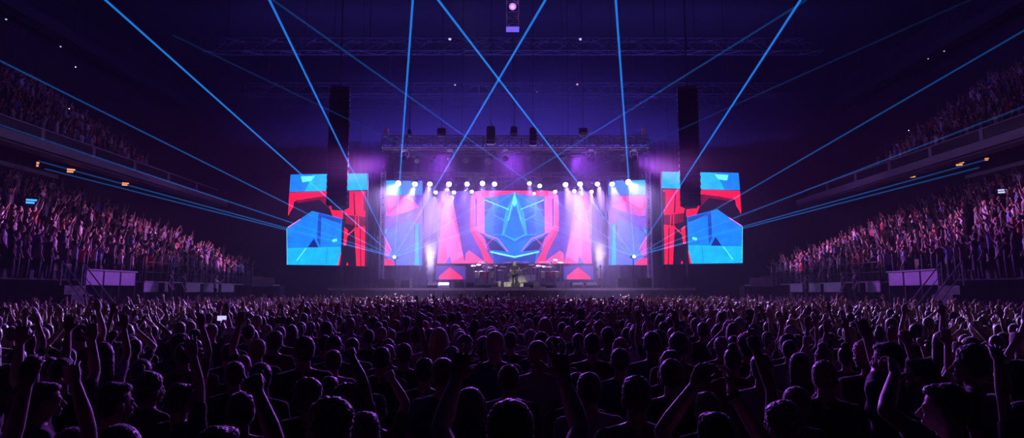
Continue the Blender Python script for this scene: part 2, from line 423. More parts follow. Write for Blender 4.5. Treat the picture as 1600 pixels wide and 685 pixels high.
def line(x0, y0, x1, y1, w):
    dx, dy = x1 - x0, y1 - y0; L = math.hypot(dx, dy); nx, ny = -dy / L * w / 2, dx / L * w / 2
    return [(x0+nx, y0+ny), (x1+nx, y1+ny), (x1-nx, y1-ny), (x0-nx, y0-ny)]
def ccw(pts):
    """all outlines wound to face the audience"""
    a = sum(p[0]*q[1] - q[0]*p[1] for p, q in zip(pts, pts[1:] + pts[:1]))
    return pts if a < 0 else pts[::-1]
def L(col, *pts): return (col, ccw(list(pts)))
def mirror(layers, cx): return [layers[0]] + [(c, ccw([(2*cx - x, y) for x, y in pts])) for c, pts in layers[1:]]

# side screens
side = [BLK,
    L(CY, (454,273), (574,271), (574,297), (452,300)), L(CB, (454,273), (490,272), (476,299), (452,300)), L(LCY, (470,276), (492,275), (486,283), (472,285)),
    L(RED, (452,301), (513,299), (519,330), (478,322), (465,312), (459,316), (457,334), (450,337)),
    L(DRED, (462,314), (512,304), (516,328), (480,326), (470,322)), L(RED, (466,309), (512,300), (512,306), (468,312)),
    L(BLK, (452,334), (462,318), (500,312), (518,330), (512,338), (488,330), (452,354)),
    L(RED, (516,328), (536,330), (536,342), (520,338)), L(DRED, (540,330), (571,338), (571,356), (540,350)),
    L(RED, (546,299), (572,299), (571,339), (540,336), (538,329), (546,325)), L(DRED, (568,303), (573,303), (571,330), (568,330)), L(DRED, (552,302), (554,302), (556,336), (553,336)),
    L(RED, (554,356), (571,354), (570,416), (557,416)), L(DRED, (562,358), (564,358), (565,416), (563,416)), L(RED, (538,355), (544,360), (541,384), (537,384)),
    L(RED, *line(541, 370, 556, 357, 2)), L(RED, *line(556, 356, 556, 338, 1.6)), L(RED, *line(561, 356, 560, 338, 1.6)),
    L(RED, (534,394), (531,415), (528,415), (532,396)), L(RED, (543,410), (541,415), (545,415)),
    L(CB, (450,356), (488,330), (535,342), (533,394), (528,415), (449,414)),
    L(CY, (450,388), (533,386), (533,394), (528,415), (449,414)), L(CD, (498,334), (503,334), (501,386), (495,386)), L(CD, (503,335), (534,343), (533,350), (503,340)),
    L(CN, (481,387), (491,373), (498,387)), L(CB, (491,373), (494,372), (502,387), (498,387)), L(CB, *line(512, 387, 510, 414, 1)), L(LCY, *line(479, 388, 464, 408, 1.4)),
    L(PK2, *line(450, 356, 470, 343, 1.2)), L(LCY, *line(520, 377, 527, 375, 4)), L(LCY, *line(449, 357, 449.4, 414, .8))]
SL, zl = screen('video_screen', 'left side video screen, red and blue angular graphics behind the left speaker column', 46.5,
       ccw([(454,272), (574,271), (570,416), (449,414)]), side)
def sidemir(pts): return [(800 + (808.2 - x) * 1.0, y - 2.6) for x, y in pts]
side_r = [side[0]] + [(c, ccw(sidemir(p))) for c, p in side[1:]]
SR, zr = screen('video_screen', 'right side video screen, red and blue angular graphics behind the right speaker column', 46.5,
       ccw(sidemir([(454,272), (574,271), (570,416), (449,414)])), side_r)
for o, z1 in ((SL, zl), (SR, zr)):
    b = MB()
    for x in (-2.2, 0, 2.2): b.tube((x, .3, z1), (x, .3, 27.5 - o.location.z), .02, n=5)
    b.build('hanging_cable', m_black, o)

# stage columns
colm = [PU2, L(CY, (600,282), (636,283), (636,305), (600,305)), L(s2l(60,120,225), (624,283), (660,283), (660,305), (628,305)),
    L(MAG, (602,306), (640,306), (660,330), (630,340), (602,338)), L(HOT, *line(602, 306, 604, 326, 2.5)), L(HOT, *line(602, 322, 610, 330, 2.5)), L(HOT, *line(609, 330, 636, 312, 2.2)), L(HOT, *line(635, 311, 648, 320, 1.6)),
    L(PUR, (602,342), (640,330), (660,322), (660,350), (600,362)), L(s2l(40,100,220), *line(604, 360, 644, 334, 2)), L(CY, (600,362), (606,356), (604,364), (600,368)),
    L(s2l(88,108,222), (604,364), (646,340), (650,414), (618,415), (600,398)), L(CY, (649,352), (657,350), (659,415), (648,415)), L(CB, (653,352), (657,350), (659,415), (655,415)),
    L(MAG, (600,366), (612,390), (608,400), (600,400)), L(HOT, (600,404), (612,406), (619,415), (600,415))]
screen('video_screen', 'left tall column screen on stage with cyan top and purple haze', 53.0, ccw([(600,282), (660,283), (660,415), (599,415)]), colm)
colr = [colm[0]] + [(c, ccw([(1610.6 - x, y - .6) for x, y in p])) for c, p in colm[1:]]
screen('video_screen', 'right tall column screen on stage with cyan top and purple haze', 53.0, ccw([(1010.6,281.4), (950.6,282.4), (950.6,414.4), (1011.6,414.4)]), colr)

# centre wall
CX = 804.0
def both(c, pts):
    return [(c, ccw(pts)), (c, ccw([(2*CX - x, y) for x, y in pts]))]
cen = [PU2]
cen += both(PUR, [(684,300), (700,300), (690,380), (684,400)])
cen += both(PNK, [(694,306), (706,306), (726,412), (683,412)]) + both(PK2, [(700,330), (709,345), (724,400), (704,412), (698,400)]) + both(HOT, [(690,303), (696,303), (694,330), (688,328)])
cen += both(PUR, [(695,412), (703,400), (706,412)]) + both(PNK, [(726,412), (728,396), (733,392), (750,404), (760,412)]) + both(PK2, [(742,300), (757,298), (757,366), (737,360), (735,330)])
cen += both(HOT, [(735,330), (738,357), (760,392), (772,412), (758,412), (753,395), (735,360)]) + both(PNK, [(736,306), (741,303), (742,355), (757,374), (762,392), (740,360), (735,340)])
cen += both(PU2, [(743,310), (745,310), (745,355), (743,355)])
cen += [L(HOT, (752,298.5), (856,298.5), (857,307), (830,306), (804,302), (778,306), (756,310), (752,306))]
cen += [L(CB, (757,309), (780,307), (804,302), (828,307), (851,309), (850,366), (841,394), (836,412), (772,412), (767,394), (757,366))]
cen += both(CD, [(758,312), (766,311), (770,318), (757,340)]) + [L(s2l(0,92,212), (775,330), (804,345), (833,330), (838,368), (804,380), (770,368))]
cen += both(CN, [(757,370), (776,378), (790,393), (766,391)]) + both(PK2, line(757, 366, 778, 374, 1.4)) + both(PK2, line(778, 374, 794, 394, 1.2)) + both(MAG, line(760, 384, 772, 372, 1))
cen += [L(CD, (770,396), (804,405), (838,396), (836,412), (772,412))]
cen += [L(s2l(45,150,240), (804,303), (818,330), (824,366), (804,378), (784,366), (790,330))] + both(CB, [(804,320), (804,374), (788,366), (797,340)])
cen += both(LCY, line(758, 313, 795, 328, 1.5)) + both(CY, line(771, 336, 790, 346, 1.6)) + both(CY, line(771, 322, 771, 336, 1.2)) + both(LCY, line(804, 303, 794, 345, 1.0)) + both(CY, line(794, 340, 785, 369, 1.6))
cen += both(CY, line(770, 367, 785, 367, 1.2)) + both(CY, line(785, 367, 804, 376, 1.2)) + both(LCY, line(766, 394, 804, 402, 2.4)) + both(s2l(170,245,255), line(775, 396, 804, 402, 1.1)) + [L(LCY, (804,300), (808,318), (804,324), (800,318))]
cen += both(CY, line(804, 302, 770, 322, 1.0)) + both(CY, line(758, 330, 785, 322, .8))
screen('video_screen', 'central video wall of pink wedges around a blue shield graphic', 54.0, ccw([(683,299), (925,299), (925,412), (683,412)]), cen)
# low screens at the foot of the wall
for lab, px in (('low floor screen showing a red peak left of the drums', 704), ('low floor screen showing a red peak right of the drums', 904)):
    screen('floor_screen', lab, 52.5, ccw([(px-23,416), (px+23,416), (px+23,437), (px-23,437)]), [s2l(70,45,140), L(HOT, (px-18,436.5), (px-18,432), (px-1,418), (px+17,432), (px+19,436.5)), L(s2l(225,35,80), (px-1,418), (px+17,432), (px+19,436.5), (px+2,436.5))])

# ------------------------------------------------------------------ towers, trusses, lamps
for px, lab in ((595.5, 'slim lattice tower standing left of the left column screen'), (1016.5, 'slim lattice tower standing right of the right column screen')):
    p = at(px, 440, 50); t = thing('stage_tower', lab, 'tower', (p.x, 50, SZ))
    lattice(MB(), (0, 0, .06), (0, 0, 9.2), .32, .32, .035, .4).build('lattice_frame', m_steel, t)
    MB().bbox((0, 0, .03), (.8, .8, .06)).build('base_plate', m_black, t); MB().bbox((0, 0, 9.3), (.5, .5, .2)).build('head_block', m_black, t)
m_truss = mat('truss_grey', (.03, .028, .034), .45, .2, var=.3, scale=6)
TR = []
for Y, py, lab in ((45.5, 217, 'front lighting truss hanging over the stage'), (48.6, 222, 'second lighting truss, hanging just behind the front one'), (51.7, 230, 'rear lighting truss hanging nearest the back of the stage')):
    z = at(800, py + 6, Y).z; x0 = at(598, py, Y).x; x1 = at(1012, py, Y).x
    t = thing('lighting_truss', lab, 'truss', (0, Y, z))
    lattice(MB(), (x0, 0, 0), (x1, 0, 0), .72, .82, .04, .9).build('lattice_frame', m_truss, t)
    b = MB()
    for k in range(5): x = x0 + (x1 - x0) * (k + .5) / 5; b.tube((x, 0, .45), (x, 0, 27.5 - z), .018, n=5)
    b.build('hanging_chain', m_black, t)
    TR.append((Y, z))
zb = at(800, 273, 49.5).z; t = thing('lighting_truss', 'low pipe truss carrying the row of bright lamps', 'truss', (0, 49.5, zb))
lattice(MB(), (-9.0, 0, 0), (9.2, 0, 0), .3, .3, .025, .5).build('lattice_frame', m_black, t)
b = MB()
for x in (-8, -4, 0, 4, 8): b.tube((x, 0, .15), (x, 0, 27.5 - zb), .02, n=5)
b.build('drop_rod', m_black, t)

m_lens = emis('lamp_lens_white', (1.0, 0.86, 1.0), 60.0, 'NONE')
m_lens2 = emis('lamp_lens_dim', (1.0, 0.8, 1.0), 30.0, 'NONE')
LAMPS = []
m_dlens = mat('dark_lens', (.01, .01, .015), .15)
def moving_head(label, pz, aim, lit=0, r=.15, group='bright stage lamps', hang=.35):
    """yoke lamp hanging from a pipe; the head tilts to its aim"""
    o = thing('stage_lamp', label, 'stage lamp', pz, group=group)
    MB().bbox((0, 0, hang + .12), (.36, .26, .2), bev=.03).build('base', m_black, o)
    b = MB()
    for s in (-1, 1): b.bbox((s * (r + .07), 0, hang * .5), (.05, .1, hang + .12), bev=.015)
    b.bbox((0, 0, hang + .03), (2 * r + .18, .1, .05), bev=.015); b.build('yoke', m_black, o)
    d = (Vector(aim) - Vector(pz)).normalized(); M = d.to_track_quat('Z', 'Y').to_matrix().to_4x4()
    MB().lathe([(r * .55, -.30), (r * .8, -.26), (r * .85, -.05), (r * 1.02, .0), (r * 1.1, .16), (r * 1.1, .2)], M, 20).build('head', m_black, o, smooth=False)
    MB().lathe([(r * .98, .195), (r * .98, .206)], M, 20).build('lens', (m_lens if lit == 1 else m_lens2) if lit else m_dlens, o)
    return Vector(pz) + d * .24
top = [(623,286,1.25), (649,286,1.1), (672,286,.9), (702,286,1.0), (730,286,.85), (754,285,.85), (773,286,.8), (827,285,.5), (843,289,.6), (883,287,1.0), (906,286,1.0), (933,286,.75), (956,286,.9), (981,284,1.3)]
words_ = ['first', 'second', 'third', 'fourth', 'fifth', 'sixth', 'seventh', 'eighth', 'ninth', 'tenth', 'eleventh', 'twelfth', 'thirteenth', 'fourteenth']
for i, (px, py, e) in enumerate(top):
    p = at(px, py, 49.5); aim = p + Vector(((px - 804) * .004 + rnd.uniform(-1, 1), -10.0, -7.5))
    if i in (0, 13): aim = p + Vector((0, -8, -3.0))
    q = moving_head('white lamp, %s from the left in the upper lit row over the stage' % words_[i], p, aim, 1 if e > .7 else 2, .11 + .07 * e, hang=max(.15, zb - .17 - p.z - .22))
    LAMPS.append((q, aim, e, 0))
low = [(681,299,.7), (710,299,.7), (737,298,.7), (834,301,.3), (867,298,.7), (897,297,.6), (924,298,.7)]
for i, (px, py, e) in enumerate(low):
    p = at(px, py, 51.7); aim = p + Vector((rnd.uniform(-1, 1), -9.5, -7.5))
    q = moving_head('white lamp, %s from the left in the lower lit row over the stage' % words_[i], p, aim, 2, .09 + .07 * e, 'lower lit stage lamps', max(.15, at(800, 287, 51.7).z + .1 - .15 - p.z - .22))
    LAMPS.append((q, aim, e, 1))
b = thing('lighting_truss', 'rear low pipe carrying the lower row of lit lamps', 'truss', (0, 51.7, at(800, 287, 51.7).z + .1))
lattice(MB(), (-7, 0, 0), (7.4, 0, 0), .25, .25, .02, .5).build('lattice_frame', m_black, b)
c_ = MB()
for x in (-6, -2, 2, 6): c_.tube((x, 0, .12), (x, 0, TR[2][1] - .47 - b.location.z), .015, n=5)
c_.build('drop_rod', m_black, b)
# dark heads and boxes on the big trusses
dark = [(633,240,0), (652,250,0), (676,243,0), (703,246,0), (729,243,1), (764,248,2), (790,246,0), (833,243,2), (879,246,0), (923,244,2), (948,246,0), (971,246,0), (990,243,0), (611,240,0)]
for i, (px, py, k) in enumerate(dark):
    Y, tz = TR[(0, 1, 1)[i % 3]]; p = at(px, py, Y); r = (.2, .24, .27)[k]; zb_ = tz - .41 - .08; p.z = min(p.z, zb_ - r * 1.2 - .3); hg = zb_ - p.z - .22
    moving_head('unlit dark lamp, %s from the left beneath the big trusses' % words_[sorted(x for x, _, _ in dark).index(px)], p, p + Vector((rnd.uniform(-.6, .6), -1.2, -1)), 0, r, 'unlit lamps under the trusses', hg)
for px, py, w, h, l in ((690, 207, .6, .55, 'left dark motor box riding on top of the trusses'), (767, 212, .62, 1.3, 'tall dark motor box on the trusses left of centre'), (803, 206, .5, .7, 'dark motor box at the middle of the trusses'),
        (833, 214, .5, 1.3, 'tall dark motor box on the trusses right of centre'), (911, 206, .6, .5, 'right dark motor box riding on top of the trusses'), (640, 208, .25, .5, 'slim motor box on the trusses near their left end')):
    p = at(px, py, 44.75); o = thing('truss_motor', l, 'motor box', p, group='motor boxes on the trusses')
    MB().bbox((0, 0, 0), (w, .45, h), bev=.05).build('motor_body', m_black, o); MB().bbox((0, -.24, -h * .3), (w * .8, .06, .08), bev=.02).build('clamp_bar', m_steel, o)
    MB().tube((0, 0, h/2), (0, 0, 27.5 - p.z), .02, n=6).build('chain', m_black, o)
m_pplate = mat('pale_plate', (.75, .6, .75), .5)
for px, l in ((603.5, 'small pale box standing on the left end of the trusses'), (1006.5, 'small pale box standing on the right end of the trusses')):
    p = at(px, 210, 45.5); p.z = TR[0][1] + .78; o = thing('truss_box', l, 'equipment box', p)
    MB().bbox((0, 0, 0), (.3, .3, .6), bev=.04).build('case', m_pplate, o); MB().bbox((0, 0, .36), (.12, .12, .14), bev=.03).build('lifting_eye', m_steel, o)

# ------------------------------------------------------------------ line arrays
def line_array(label, px, sx):
    p0 = at(px, 141, 43.0)
    o = thing('line_array_speaker', label, 'speaker array', p0, sx * math.radians(-13), group='hanging speaker columns')
    b = MB().bbox((0, 0, .1), (1.35, .75, .16), bev=.03).bbox((0, .2, .26), (.2, 1.1, .14), bev=.03); b.build('rigging_frame', m_black, o)
    MB().tube((0, -.25, .2), (0, -.25, 27.5 - p0.z), .025, n=6).tube((0, .65, .2), (0, .65, 27.5 - p0.z), .025, n=6).build('hanging_chain', m_black, o)
    pos = Vector((0, 0, 0)); a = math.radians(-3.0); N = 19
    for k in range(N):
        h = .425; M = Matrix.Translation(pos) @ Matrix.Rotation(a, 4, 'X')
        c = MB(); w = .66
        # trapezoid cabinet: tall at its front, shorter behind
        vs = [M @ Vector(v) for v in ((-w,-.32,-h-.004), (w,-.32,-h-.004), (w,-.32,.004), (-w,-.32,.004), (-w*.96,.32,-h+.02), (w*.96,.32,-h+.02), (w*.96,.32,-.02), (-w*.96,.32,-.02))]
        c.add(vs, ((0,1,2,3), (5,4,7,6), (4,0,3,7), (1,5,6,2), (3,2,6,7), (4,5,1,0)))
        cab = c.build('cabinet', m_black, o)
        g = MB()
        for i in (-1, 0, 1): g.bbox((i * .43, -.335, -h/2), (.425, .03, h - .012), M, bev=.004)
        g.build('grille', m_grille, cab)
        for q in (-1, 1): MB().bbox((q * (w + .02), -.1, -h/2), (.05, .09, h * .55), M, bev=.01).bbox((q * (w + .02), .06, -h/2), (.05, .36, .06), M, bev=.01).build('rigging_plate', m_steel if q == -sx else m_black, cab)  # inner plates paler, painting the light that falls on that side
        pos = pos + Vector((0, math.sin(a) * h, -math.cos(a) * h)); a += math.radians(.28 + .055 * k) * (1 if k > 2 else .4)
    return o, pos
LA = [line_array('left hanging column of black speakers before the left side screen', 531.5, -1), line_array('right hanging column of black speakers before the right side screen', 1073.5, 1)]
for (px, lab) in ((537, 'thin black cable dropping below the left speaker column'), (1071, 'thin black cable dropping below the right speaker column')):
    a = at(px, 331, 43.5); b = MB(); pts = [Vector((0.02 * math.sin(k), 0, -k * (a.z - SZ) / 8)) for k in range(9)]; b.poly(pts, .035)
    o = b.build('speaker_cable', m_black, loc=a); tag(o, lab, 'cable')

# ------------------------------------------------------------------ lasers
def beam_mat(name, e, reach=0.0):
    """scattered beam light drawn as tube emission; reach fades it along its length"""
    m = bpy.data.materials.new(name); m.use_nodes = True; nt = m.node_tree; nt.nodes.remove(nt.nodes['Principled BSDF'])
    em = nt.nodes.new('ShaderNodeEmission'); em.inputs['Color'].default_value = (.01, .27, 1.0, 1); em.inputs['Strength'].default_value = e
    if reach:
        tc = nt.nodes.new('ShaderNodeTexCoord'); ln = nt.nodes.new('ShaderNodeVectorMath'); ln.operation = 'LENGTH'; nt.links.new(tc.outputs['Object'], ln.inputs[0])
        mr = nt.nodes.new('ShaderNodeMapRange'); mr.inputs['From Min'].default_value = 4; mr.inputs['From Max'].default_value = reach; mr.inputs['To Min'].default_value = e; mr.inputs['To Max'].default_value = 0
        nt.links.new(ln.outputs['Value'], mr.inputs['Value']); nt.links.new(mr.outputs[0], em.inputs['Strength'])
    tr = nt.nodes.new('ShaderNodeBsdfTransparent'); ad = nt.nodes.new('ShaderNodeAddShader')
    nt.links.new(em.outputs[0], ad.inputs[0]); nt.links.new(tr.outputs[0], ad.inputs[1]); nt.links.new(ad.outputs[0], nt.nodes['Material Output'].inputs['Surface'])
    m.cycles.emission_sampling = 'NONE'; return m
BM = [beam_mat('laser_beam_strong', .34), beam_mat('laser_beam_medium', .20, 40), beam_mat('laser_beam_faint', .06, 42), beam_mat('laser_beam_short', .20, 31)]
m_src = emis('laser_aperture', (.75, .9, 1.0), 60, 'NONE')
def laser(px, py, side_w, beams):
    s = at(px, py, 45.5)
    o = thing('laser_projector', 'laser projector on a post before the %s column screen, throwing blue beams' % side_w, 'laser', (s.x, 45.62, SZ))
    zz = s.z - SZ
    MB().bbox((0, .28, zz), (.34, .5, .24), bev=.03).build('housing', m_black, o)
    MB().tube((0, .28, .04), (0, .28, zz - .1), .035).build('post', m_black, o); MB().bbox((0, .28, .03), (.5, .5, .06)).build('base_plate', m_black, o)
    MB().ell((0, -.1, zz), (.085, .05, .085)).build('aperture', m_src, o)
    for lab, ex, ey, EY, k, f in beams:
        e = at(ex, ey, EY); v = e - s
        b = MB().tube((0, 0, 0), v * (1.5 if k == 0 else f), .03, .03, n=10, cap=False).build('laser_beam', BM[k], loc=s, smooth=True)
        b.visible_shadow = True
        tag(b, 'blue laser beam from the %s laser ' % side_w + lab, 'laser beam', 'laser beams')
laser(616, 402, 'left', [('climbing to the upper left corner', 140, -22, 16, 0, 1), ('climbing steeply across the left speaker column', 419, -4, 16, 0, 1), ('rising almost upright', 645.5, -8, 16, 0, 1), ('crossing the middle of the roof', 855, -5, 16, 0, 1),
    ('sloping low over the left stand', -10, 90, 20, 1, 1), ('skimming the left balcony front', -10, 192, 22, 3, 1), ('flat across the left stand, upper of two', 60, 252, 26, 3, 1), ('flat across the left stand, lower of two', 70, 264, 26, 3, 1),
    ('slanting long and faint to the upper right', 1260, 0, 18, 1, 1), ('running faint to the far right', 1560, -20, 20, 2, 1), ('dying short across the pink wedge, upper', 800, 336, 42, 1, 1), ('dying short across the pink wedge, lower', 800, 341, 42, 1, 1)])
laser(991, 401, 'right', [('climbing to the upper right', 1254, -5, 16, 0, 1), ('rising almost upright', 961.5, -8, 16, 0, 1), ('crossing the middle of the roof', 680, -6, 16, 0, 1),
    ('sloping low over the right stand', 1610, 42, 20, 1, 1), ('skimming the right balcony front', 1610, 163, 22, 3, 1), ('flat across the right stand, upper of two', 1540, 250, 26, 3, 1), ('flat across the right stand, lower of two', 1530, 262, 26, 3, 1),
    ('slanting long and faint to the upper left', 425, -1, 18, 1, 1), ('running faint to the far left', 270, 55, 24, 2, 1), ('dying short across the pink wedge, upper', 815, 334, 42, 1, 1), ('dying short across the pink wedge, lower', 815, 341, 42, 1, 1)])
# ------------------------------------------------------------------ people
def skin_m(n, c): return mat('skin_' + n, c, .5, var=.12, scale=14, sheen=.6)
SKIN = [skin_m('fair', (.40, .24, .18)), skin_m('tan', (.30, .17, .12)), skin_m('brown', (.15, .08, .055)), skin_m('olive', (.34, .20, .14))]
HAIR = [mat('hair_black', (.018, .014, .012), .45, var=.3, scale=60, sheen=1.0), mat('hair_brown', (.06, .032, .018), .45, var=.3, scale=60, sheen=1.0), mat('hair_fair', (.32, .21, .10), .45, var=.3, scale=60, sheen=1.0), mat('hair_grey', (.30, .29, .28), .5, var=.2, scale=60, sheen=1.0)]
TOPS = {'black': (.012, .012, .014), 'charcoal': (.05, .05, .055), 'navy': (.02, .03, .09), 'grey': (.26, .26, .27), 'maroon': (.13, .02, .03), 'white': (.7, .7, .7)}
TOPM = {k: mat('top_' + k, c, .85, var=.12, scale=20, sheen=.3) for k, c in TOPS.items()}
M_TROU = mat('dark_trousers', (.018, .02, .03), .9, var=.25, scale=12)

def remeshed(mb, vox, smooth=4, dec=None, fuzz=0.0, ffreq=120.0, fac=.5):
    """one closed skin around a bunch of overlapping shapes"""
    me = mb.mesh('tmp'); o = bpy.data.objects.new('tmp', me); COL.objects.link(o)
    r = o.modifiers.new('r', 'REMESH'); r.mode = 'VOXEL'; r.voxel_size = vox; r.use_smooth_shade = True
    if smooth: s = o.modifiers.new('s', 'SMOOTH'); s.factor = fac; s.iterations = smooth
    if dec: d = o.modifiers.new('d', 'DECIMATE'); d.ratio = dec
    dg = bpy.context.evaluated_depsgraph_get(); ev = o.evaluated_get(dg)
    out = bpy.data.meshes.new_from_object(ev, depsgraph=dg)
    bpy.data.objects.remove(o); bpy.data.meshes.remove(me); out.materials.clear()
    if fuzz:
        n = len(out.vertices); no = np.empty(n * 3); co = np.empty(n * 3)
        out.vertices.foreach_get('co', co); out.vertices.foreach_get('normal', no); co = co.reshape(-1, 3); no = no.reshape(-1, 3)
        k = np.array([mnoise.noise(Vector(c) * ffreq) + .6 * mnoise.noise(Vector(c) * ffreq * .35) for c in co])
        out.vertices.foreach_set('co', (co + no * (k * fuzz)[:, None]).ravel())
    out.polygons.foreach_set('use_smooth', [True] * len(out.polygons)); out.update(); return out

def hand(b, W, d, n, style, side, k=1.0):
    """hand at wrist W pointing along d, palm facing n; SIDE +1 puts the thumb on d x n"""
    d = Vector(d).normalized(); n = (Vector(n) - Vector(n).dot(d) * d).normalized(); s = d.cross(n) * side
    W = Vector(W); q = lambda a, c, e=0.0: W + d * (a * k) + s * (c * k) + n * (e * k)
    b.hull([(q(-.01, 0), .025*k), (q(.03, .022), .019*k), (q(.03, -.022), .019*k), (q(.088, .032), .0135*k), (q(.092, .01), .0135*k), (q(.09, -.012), .0135*k), (q(.082, -.033), .0125*k)])
    L_ = (.072, .082, .077, .060)
    spread = {'open': (.14, .04, -.06, -.20), 'wide': (.24, .08, -.09, -.30), 'relax': (.06, .02, -.02, -.08)}.get(style, (0, 0, 0, 0))
    for i, (c, l) in enumerate(zip((.032, .011, -.011, -.032), L_)):
        r0 = .0095 * k; a0 = q(.088 - .004 * abs(i - 1.3), c)
        if style in ('open', 'wide', 'relax'):
            f = Vector(d * math.cos(spread[i]) + s * math.sin(spread[i])); cv = {'open': .12, 'wide': .06, 'relax': .5}[style] + .05 * i
            f1 = f * math.cos(cv) + n * math.sin(cv); f2 = f * math.cos(cv * 2.2) + n * math.sin(cv * 2.2)
            m_ = a0 + f1 * l * .52 * k; e = m_ + f2 * l * .48 * k
            b.hull([(a0, r0 * 1.05), (m_, r0 * .95)], n=8, m=5).hull([(m_, r0 * .95), (e, r0 * .78)], n=8, m=5)
        else:
            if style == 'point' and i == 0 or style == 'horns' and i in (0, 3):
                e = a0 + d * l * k * .98; b.hull([(a0, r0), (e, r0 * .8)], n=8, m=5)
            else:
                m_ = a0 + (d * .35 + n * .9).normalized() * .036 * k; e = m_ + (-d * .85 + n * .05).normalized() * .036 * k
                b.hull([(a0, r0 * 1.15), (m_, r0 * 1.05)], n=8, m=5).hull([(m_, r0 * 1.05), (e, r0)], n=8, m=5)
    t0 = q(.022, .03, .004)
    if style in ('open', 'wide'): t1 = q(.058, .066, .012); t2 = q(.09, .082 if style == 'wide' else .072, .018)
    elif style == 'relax': t1 = q(.06, .05, .02); t2 = q(.092, .052, .034)
    else: t1 = q(.062, .046, .028); t2 = q(.085, .016, .044)
    b.hull([(t0, .016*k), (t1, .0115*k)], n=8, m=5).hull([(t1, .0115*k), (t2, .009*k)], n=8, m=5)

# poses: for each side elbow, wrist, hand direction, palm normal, hand style; shoulders at (+-.185, -.01, 1.41), facing +y
def DOWN(s): return ((s*.235, -.04, 1.12), (s*.215, .07, .88), (0, .35, -1), (-s, .1, 0), 'relax')
POSE = {
 'down': (DOWN(-1), DOWN(1)),
 'both_up': (((-.25, .12, 1.63), (-.23, .20, 1.88), (.05, .05, 1), (.15, 1, 0), 'open'), ((.25, .12, 1.63), (.23, .20, 1.88), (-.05, .05, 1), (-.15, 1, 0), 'open')),
 'fist': (DOWN(-1), ((.33, .12, 1.52), (.24, .20, 1.76), (-.1, .1, 1), (-.5, .8, 0), 'fist')),
 'left_fist': (((-.33, .12, 1.52), (-.24, .20, 1.76), (.1, .1, 1), (.5, .8, 0), 'fist'), DOWN(1)),
 'one_up': (DOWN(-1), ((.25, .10, 1.66), (.19, .16, 1.92), (-.1, .1, 1), (-.3, 1, 0), 'open')),
 'left_up': (((-.25, .10, 1.66), (-.19, .16, 1.92), (.1, .1, 1), (.3, 1, 0), 'open'), DOWN(1)),
 'point': (DOWN(-1), ((.28, .16, 1.60), (.20, .26, 1.84), (-.1, .15, 1), (-.4, 1, 0), 'point')),
 'clap': (((-.30, .18, 1.60), (-.10, .26, 1.82), (.18, .12, 1), (1, .15, -.1), 'relax'), ((.30, .18, 1.60), (.10, .26, 1.82), (-.18, .12, 1), (-1, .15, -.1), 'relax')),
 'clap_low': (((-.28, .16, 1.22), (-.09, .36, 1.38), (.25, .3, 1), (1, -.1, 0), 'relax'), ((.28, .16, 1.22), (.09, .36, 1.38), (-.25, .3, 1), (-1, -.1, 0), 'relax')),
 'phone': (((-.22, .16, 1.28), (-.06, .36, 1.48), (.05, .2, 1), (.2, 1, 0), 'fist'), ((.22, .16, 1.28), (.06, .36, 1.48), (-.05, .2, 1), (-.2, 1, 0), 'fist')),
}
def head_parts(b, f=1.0):
    b.ell((0, -.012, 1.662), (.076*f, .097, .094), n=18, m=12)
    b.hull([((0, .03, 1.62), (.064*f, .055, .06)), ((0, .045, 1.558), (.036*f, .038, .03))], n=14, m=8)
    b.hull([((0, .098, 1.632), .008), ((0, .118, 1.600), .012), ((0, .10, 1.594), .013)], n=8, m=6)
    b.hull([((-.03, .083, 1.648), .011), ((.03, .083, 1.648), .011)], n=8, m=6)
    for s in (-1, 1):
        b.ell((s*.077*f, -.005, 1.618), (.012, .025, .033)); b.ell((s*.036, .07, 1.596), (.02, .02, .022)); b.ell((s*.031, .079, 1.628), (.013, .012, .010))
    b.ell((0, .090, 1.568), (.024, .014, .008)); b.ell((0, .087, 1.556), (.021, .013, .008)); b.ell((0, .077, 1.536), (.02, .017, .016))
def arm_pts(pose, i, k=1.0):
    E, W, d, n, st = POSE[pose][i] if isinstance(pose, str) else pose[i]
    s = -1 if i == 0 else 1; S = Vector((s*.185, -.01, 1.41)); E = Vector(E); W = Vector(W)
    if E.z > 1.45: S = S + Vector((-s*.012, .01, .035))
    return S, E, W, Vector(d), Vector(n), st, s
def body_parts(pose, f=1.0, legs=True, hands=True):
    """f < 1 gives a narrower build"""
    b = MB(); head_parts(b, .95 if f < 1 else 1.0)
    b.hull([((0, -.02, 1.44), .062*f), ((0, -.012, 1.57), .056*f)])
    for s in (-1, 1):
        b.hull([((0, -.025, 1.475), .05), ((s*.14*f, -.015, 1.425), .052)]); b.ell((s*.085*f, .03, 1.30), (.085*f, .085, .10))
    b.hull([((-.145*f, -.01, 1.39), .068), ((.145*f, -.01, 1.39), .068), ((0, 0, 1.2), (.15*f, .10, .12))], n=14, m=8)
    b.hull([((0, 0, 1.2), (.148*f, .10, .1)), ((0, 0, 1.07), (.135*f, .092, .1)), ((0, -.005, .95), (.165, .115, .1))], n=14, m=8)
    for i in (0, 1):
        S, E, W, d, n, st, s = arm_pts(pose, i)
        S = Vector((S.x * f, S.y, S.z))
        b.hull([(S, .058*f), (S.lerp(E, .45), .049*f), (E, .039*f)]).hull([(E, .040*f), (E.lerp(W, .3), .043*f), (W, .027*f)])
        if hands: hand(b, W, d, n, st, -1 if st in ('open', 'wide') and s > 0 or st not in ('open', 'wide') and s < 0 else 1) if False else hand(b, W, d, n, st, thumb_side(d, n, s))
    if legs:
        for s in (-1, 1):
            b.hull([((s*.09, 0, .90), .088), ((s*.10, .015, .5), .056)]).hull([((s*.10, .01, .5), .054), ((s*.10, -.02, .36), .056), ((s*.10, -.03, .1), .036)])
            b.hull([((s*.10, -.04, .045), .04), ((s*.115, .10, .035), .034), ((s*.12, .17, .025), .024)])
    return b
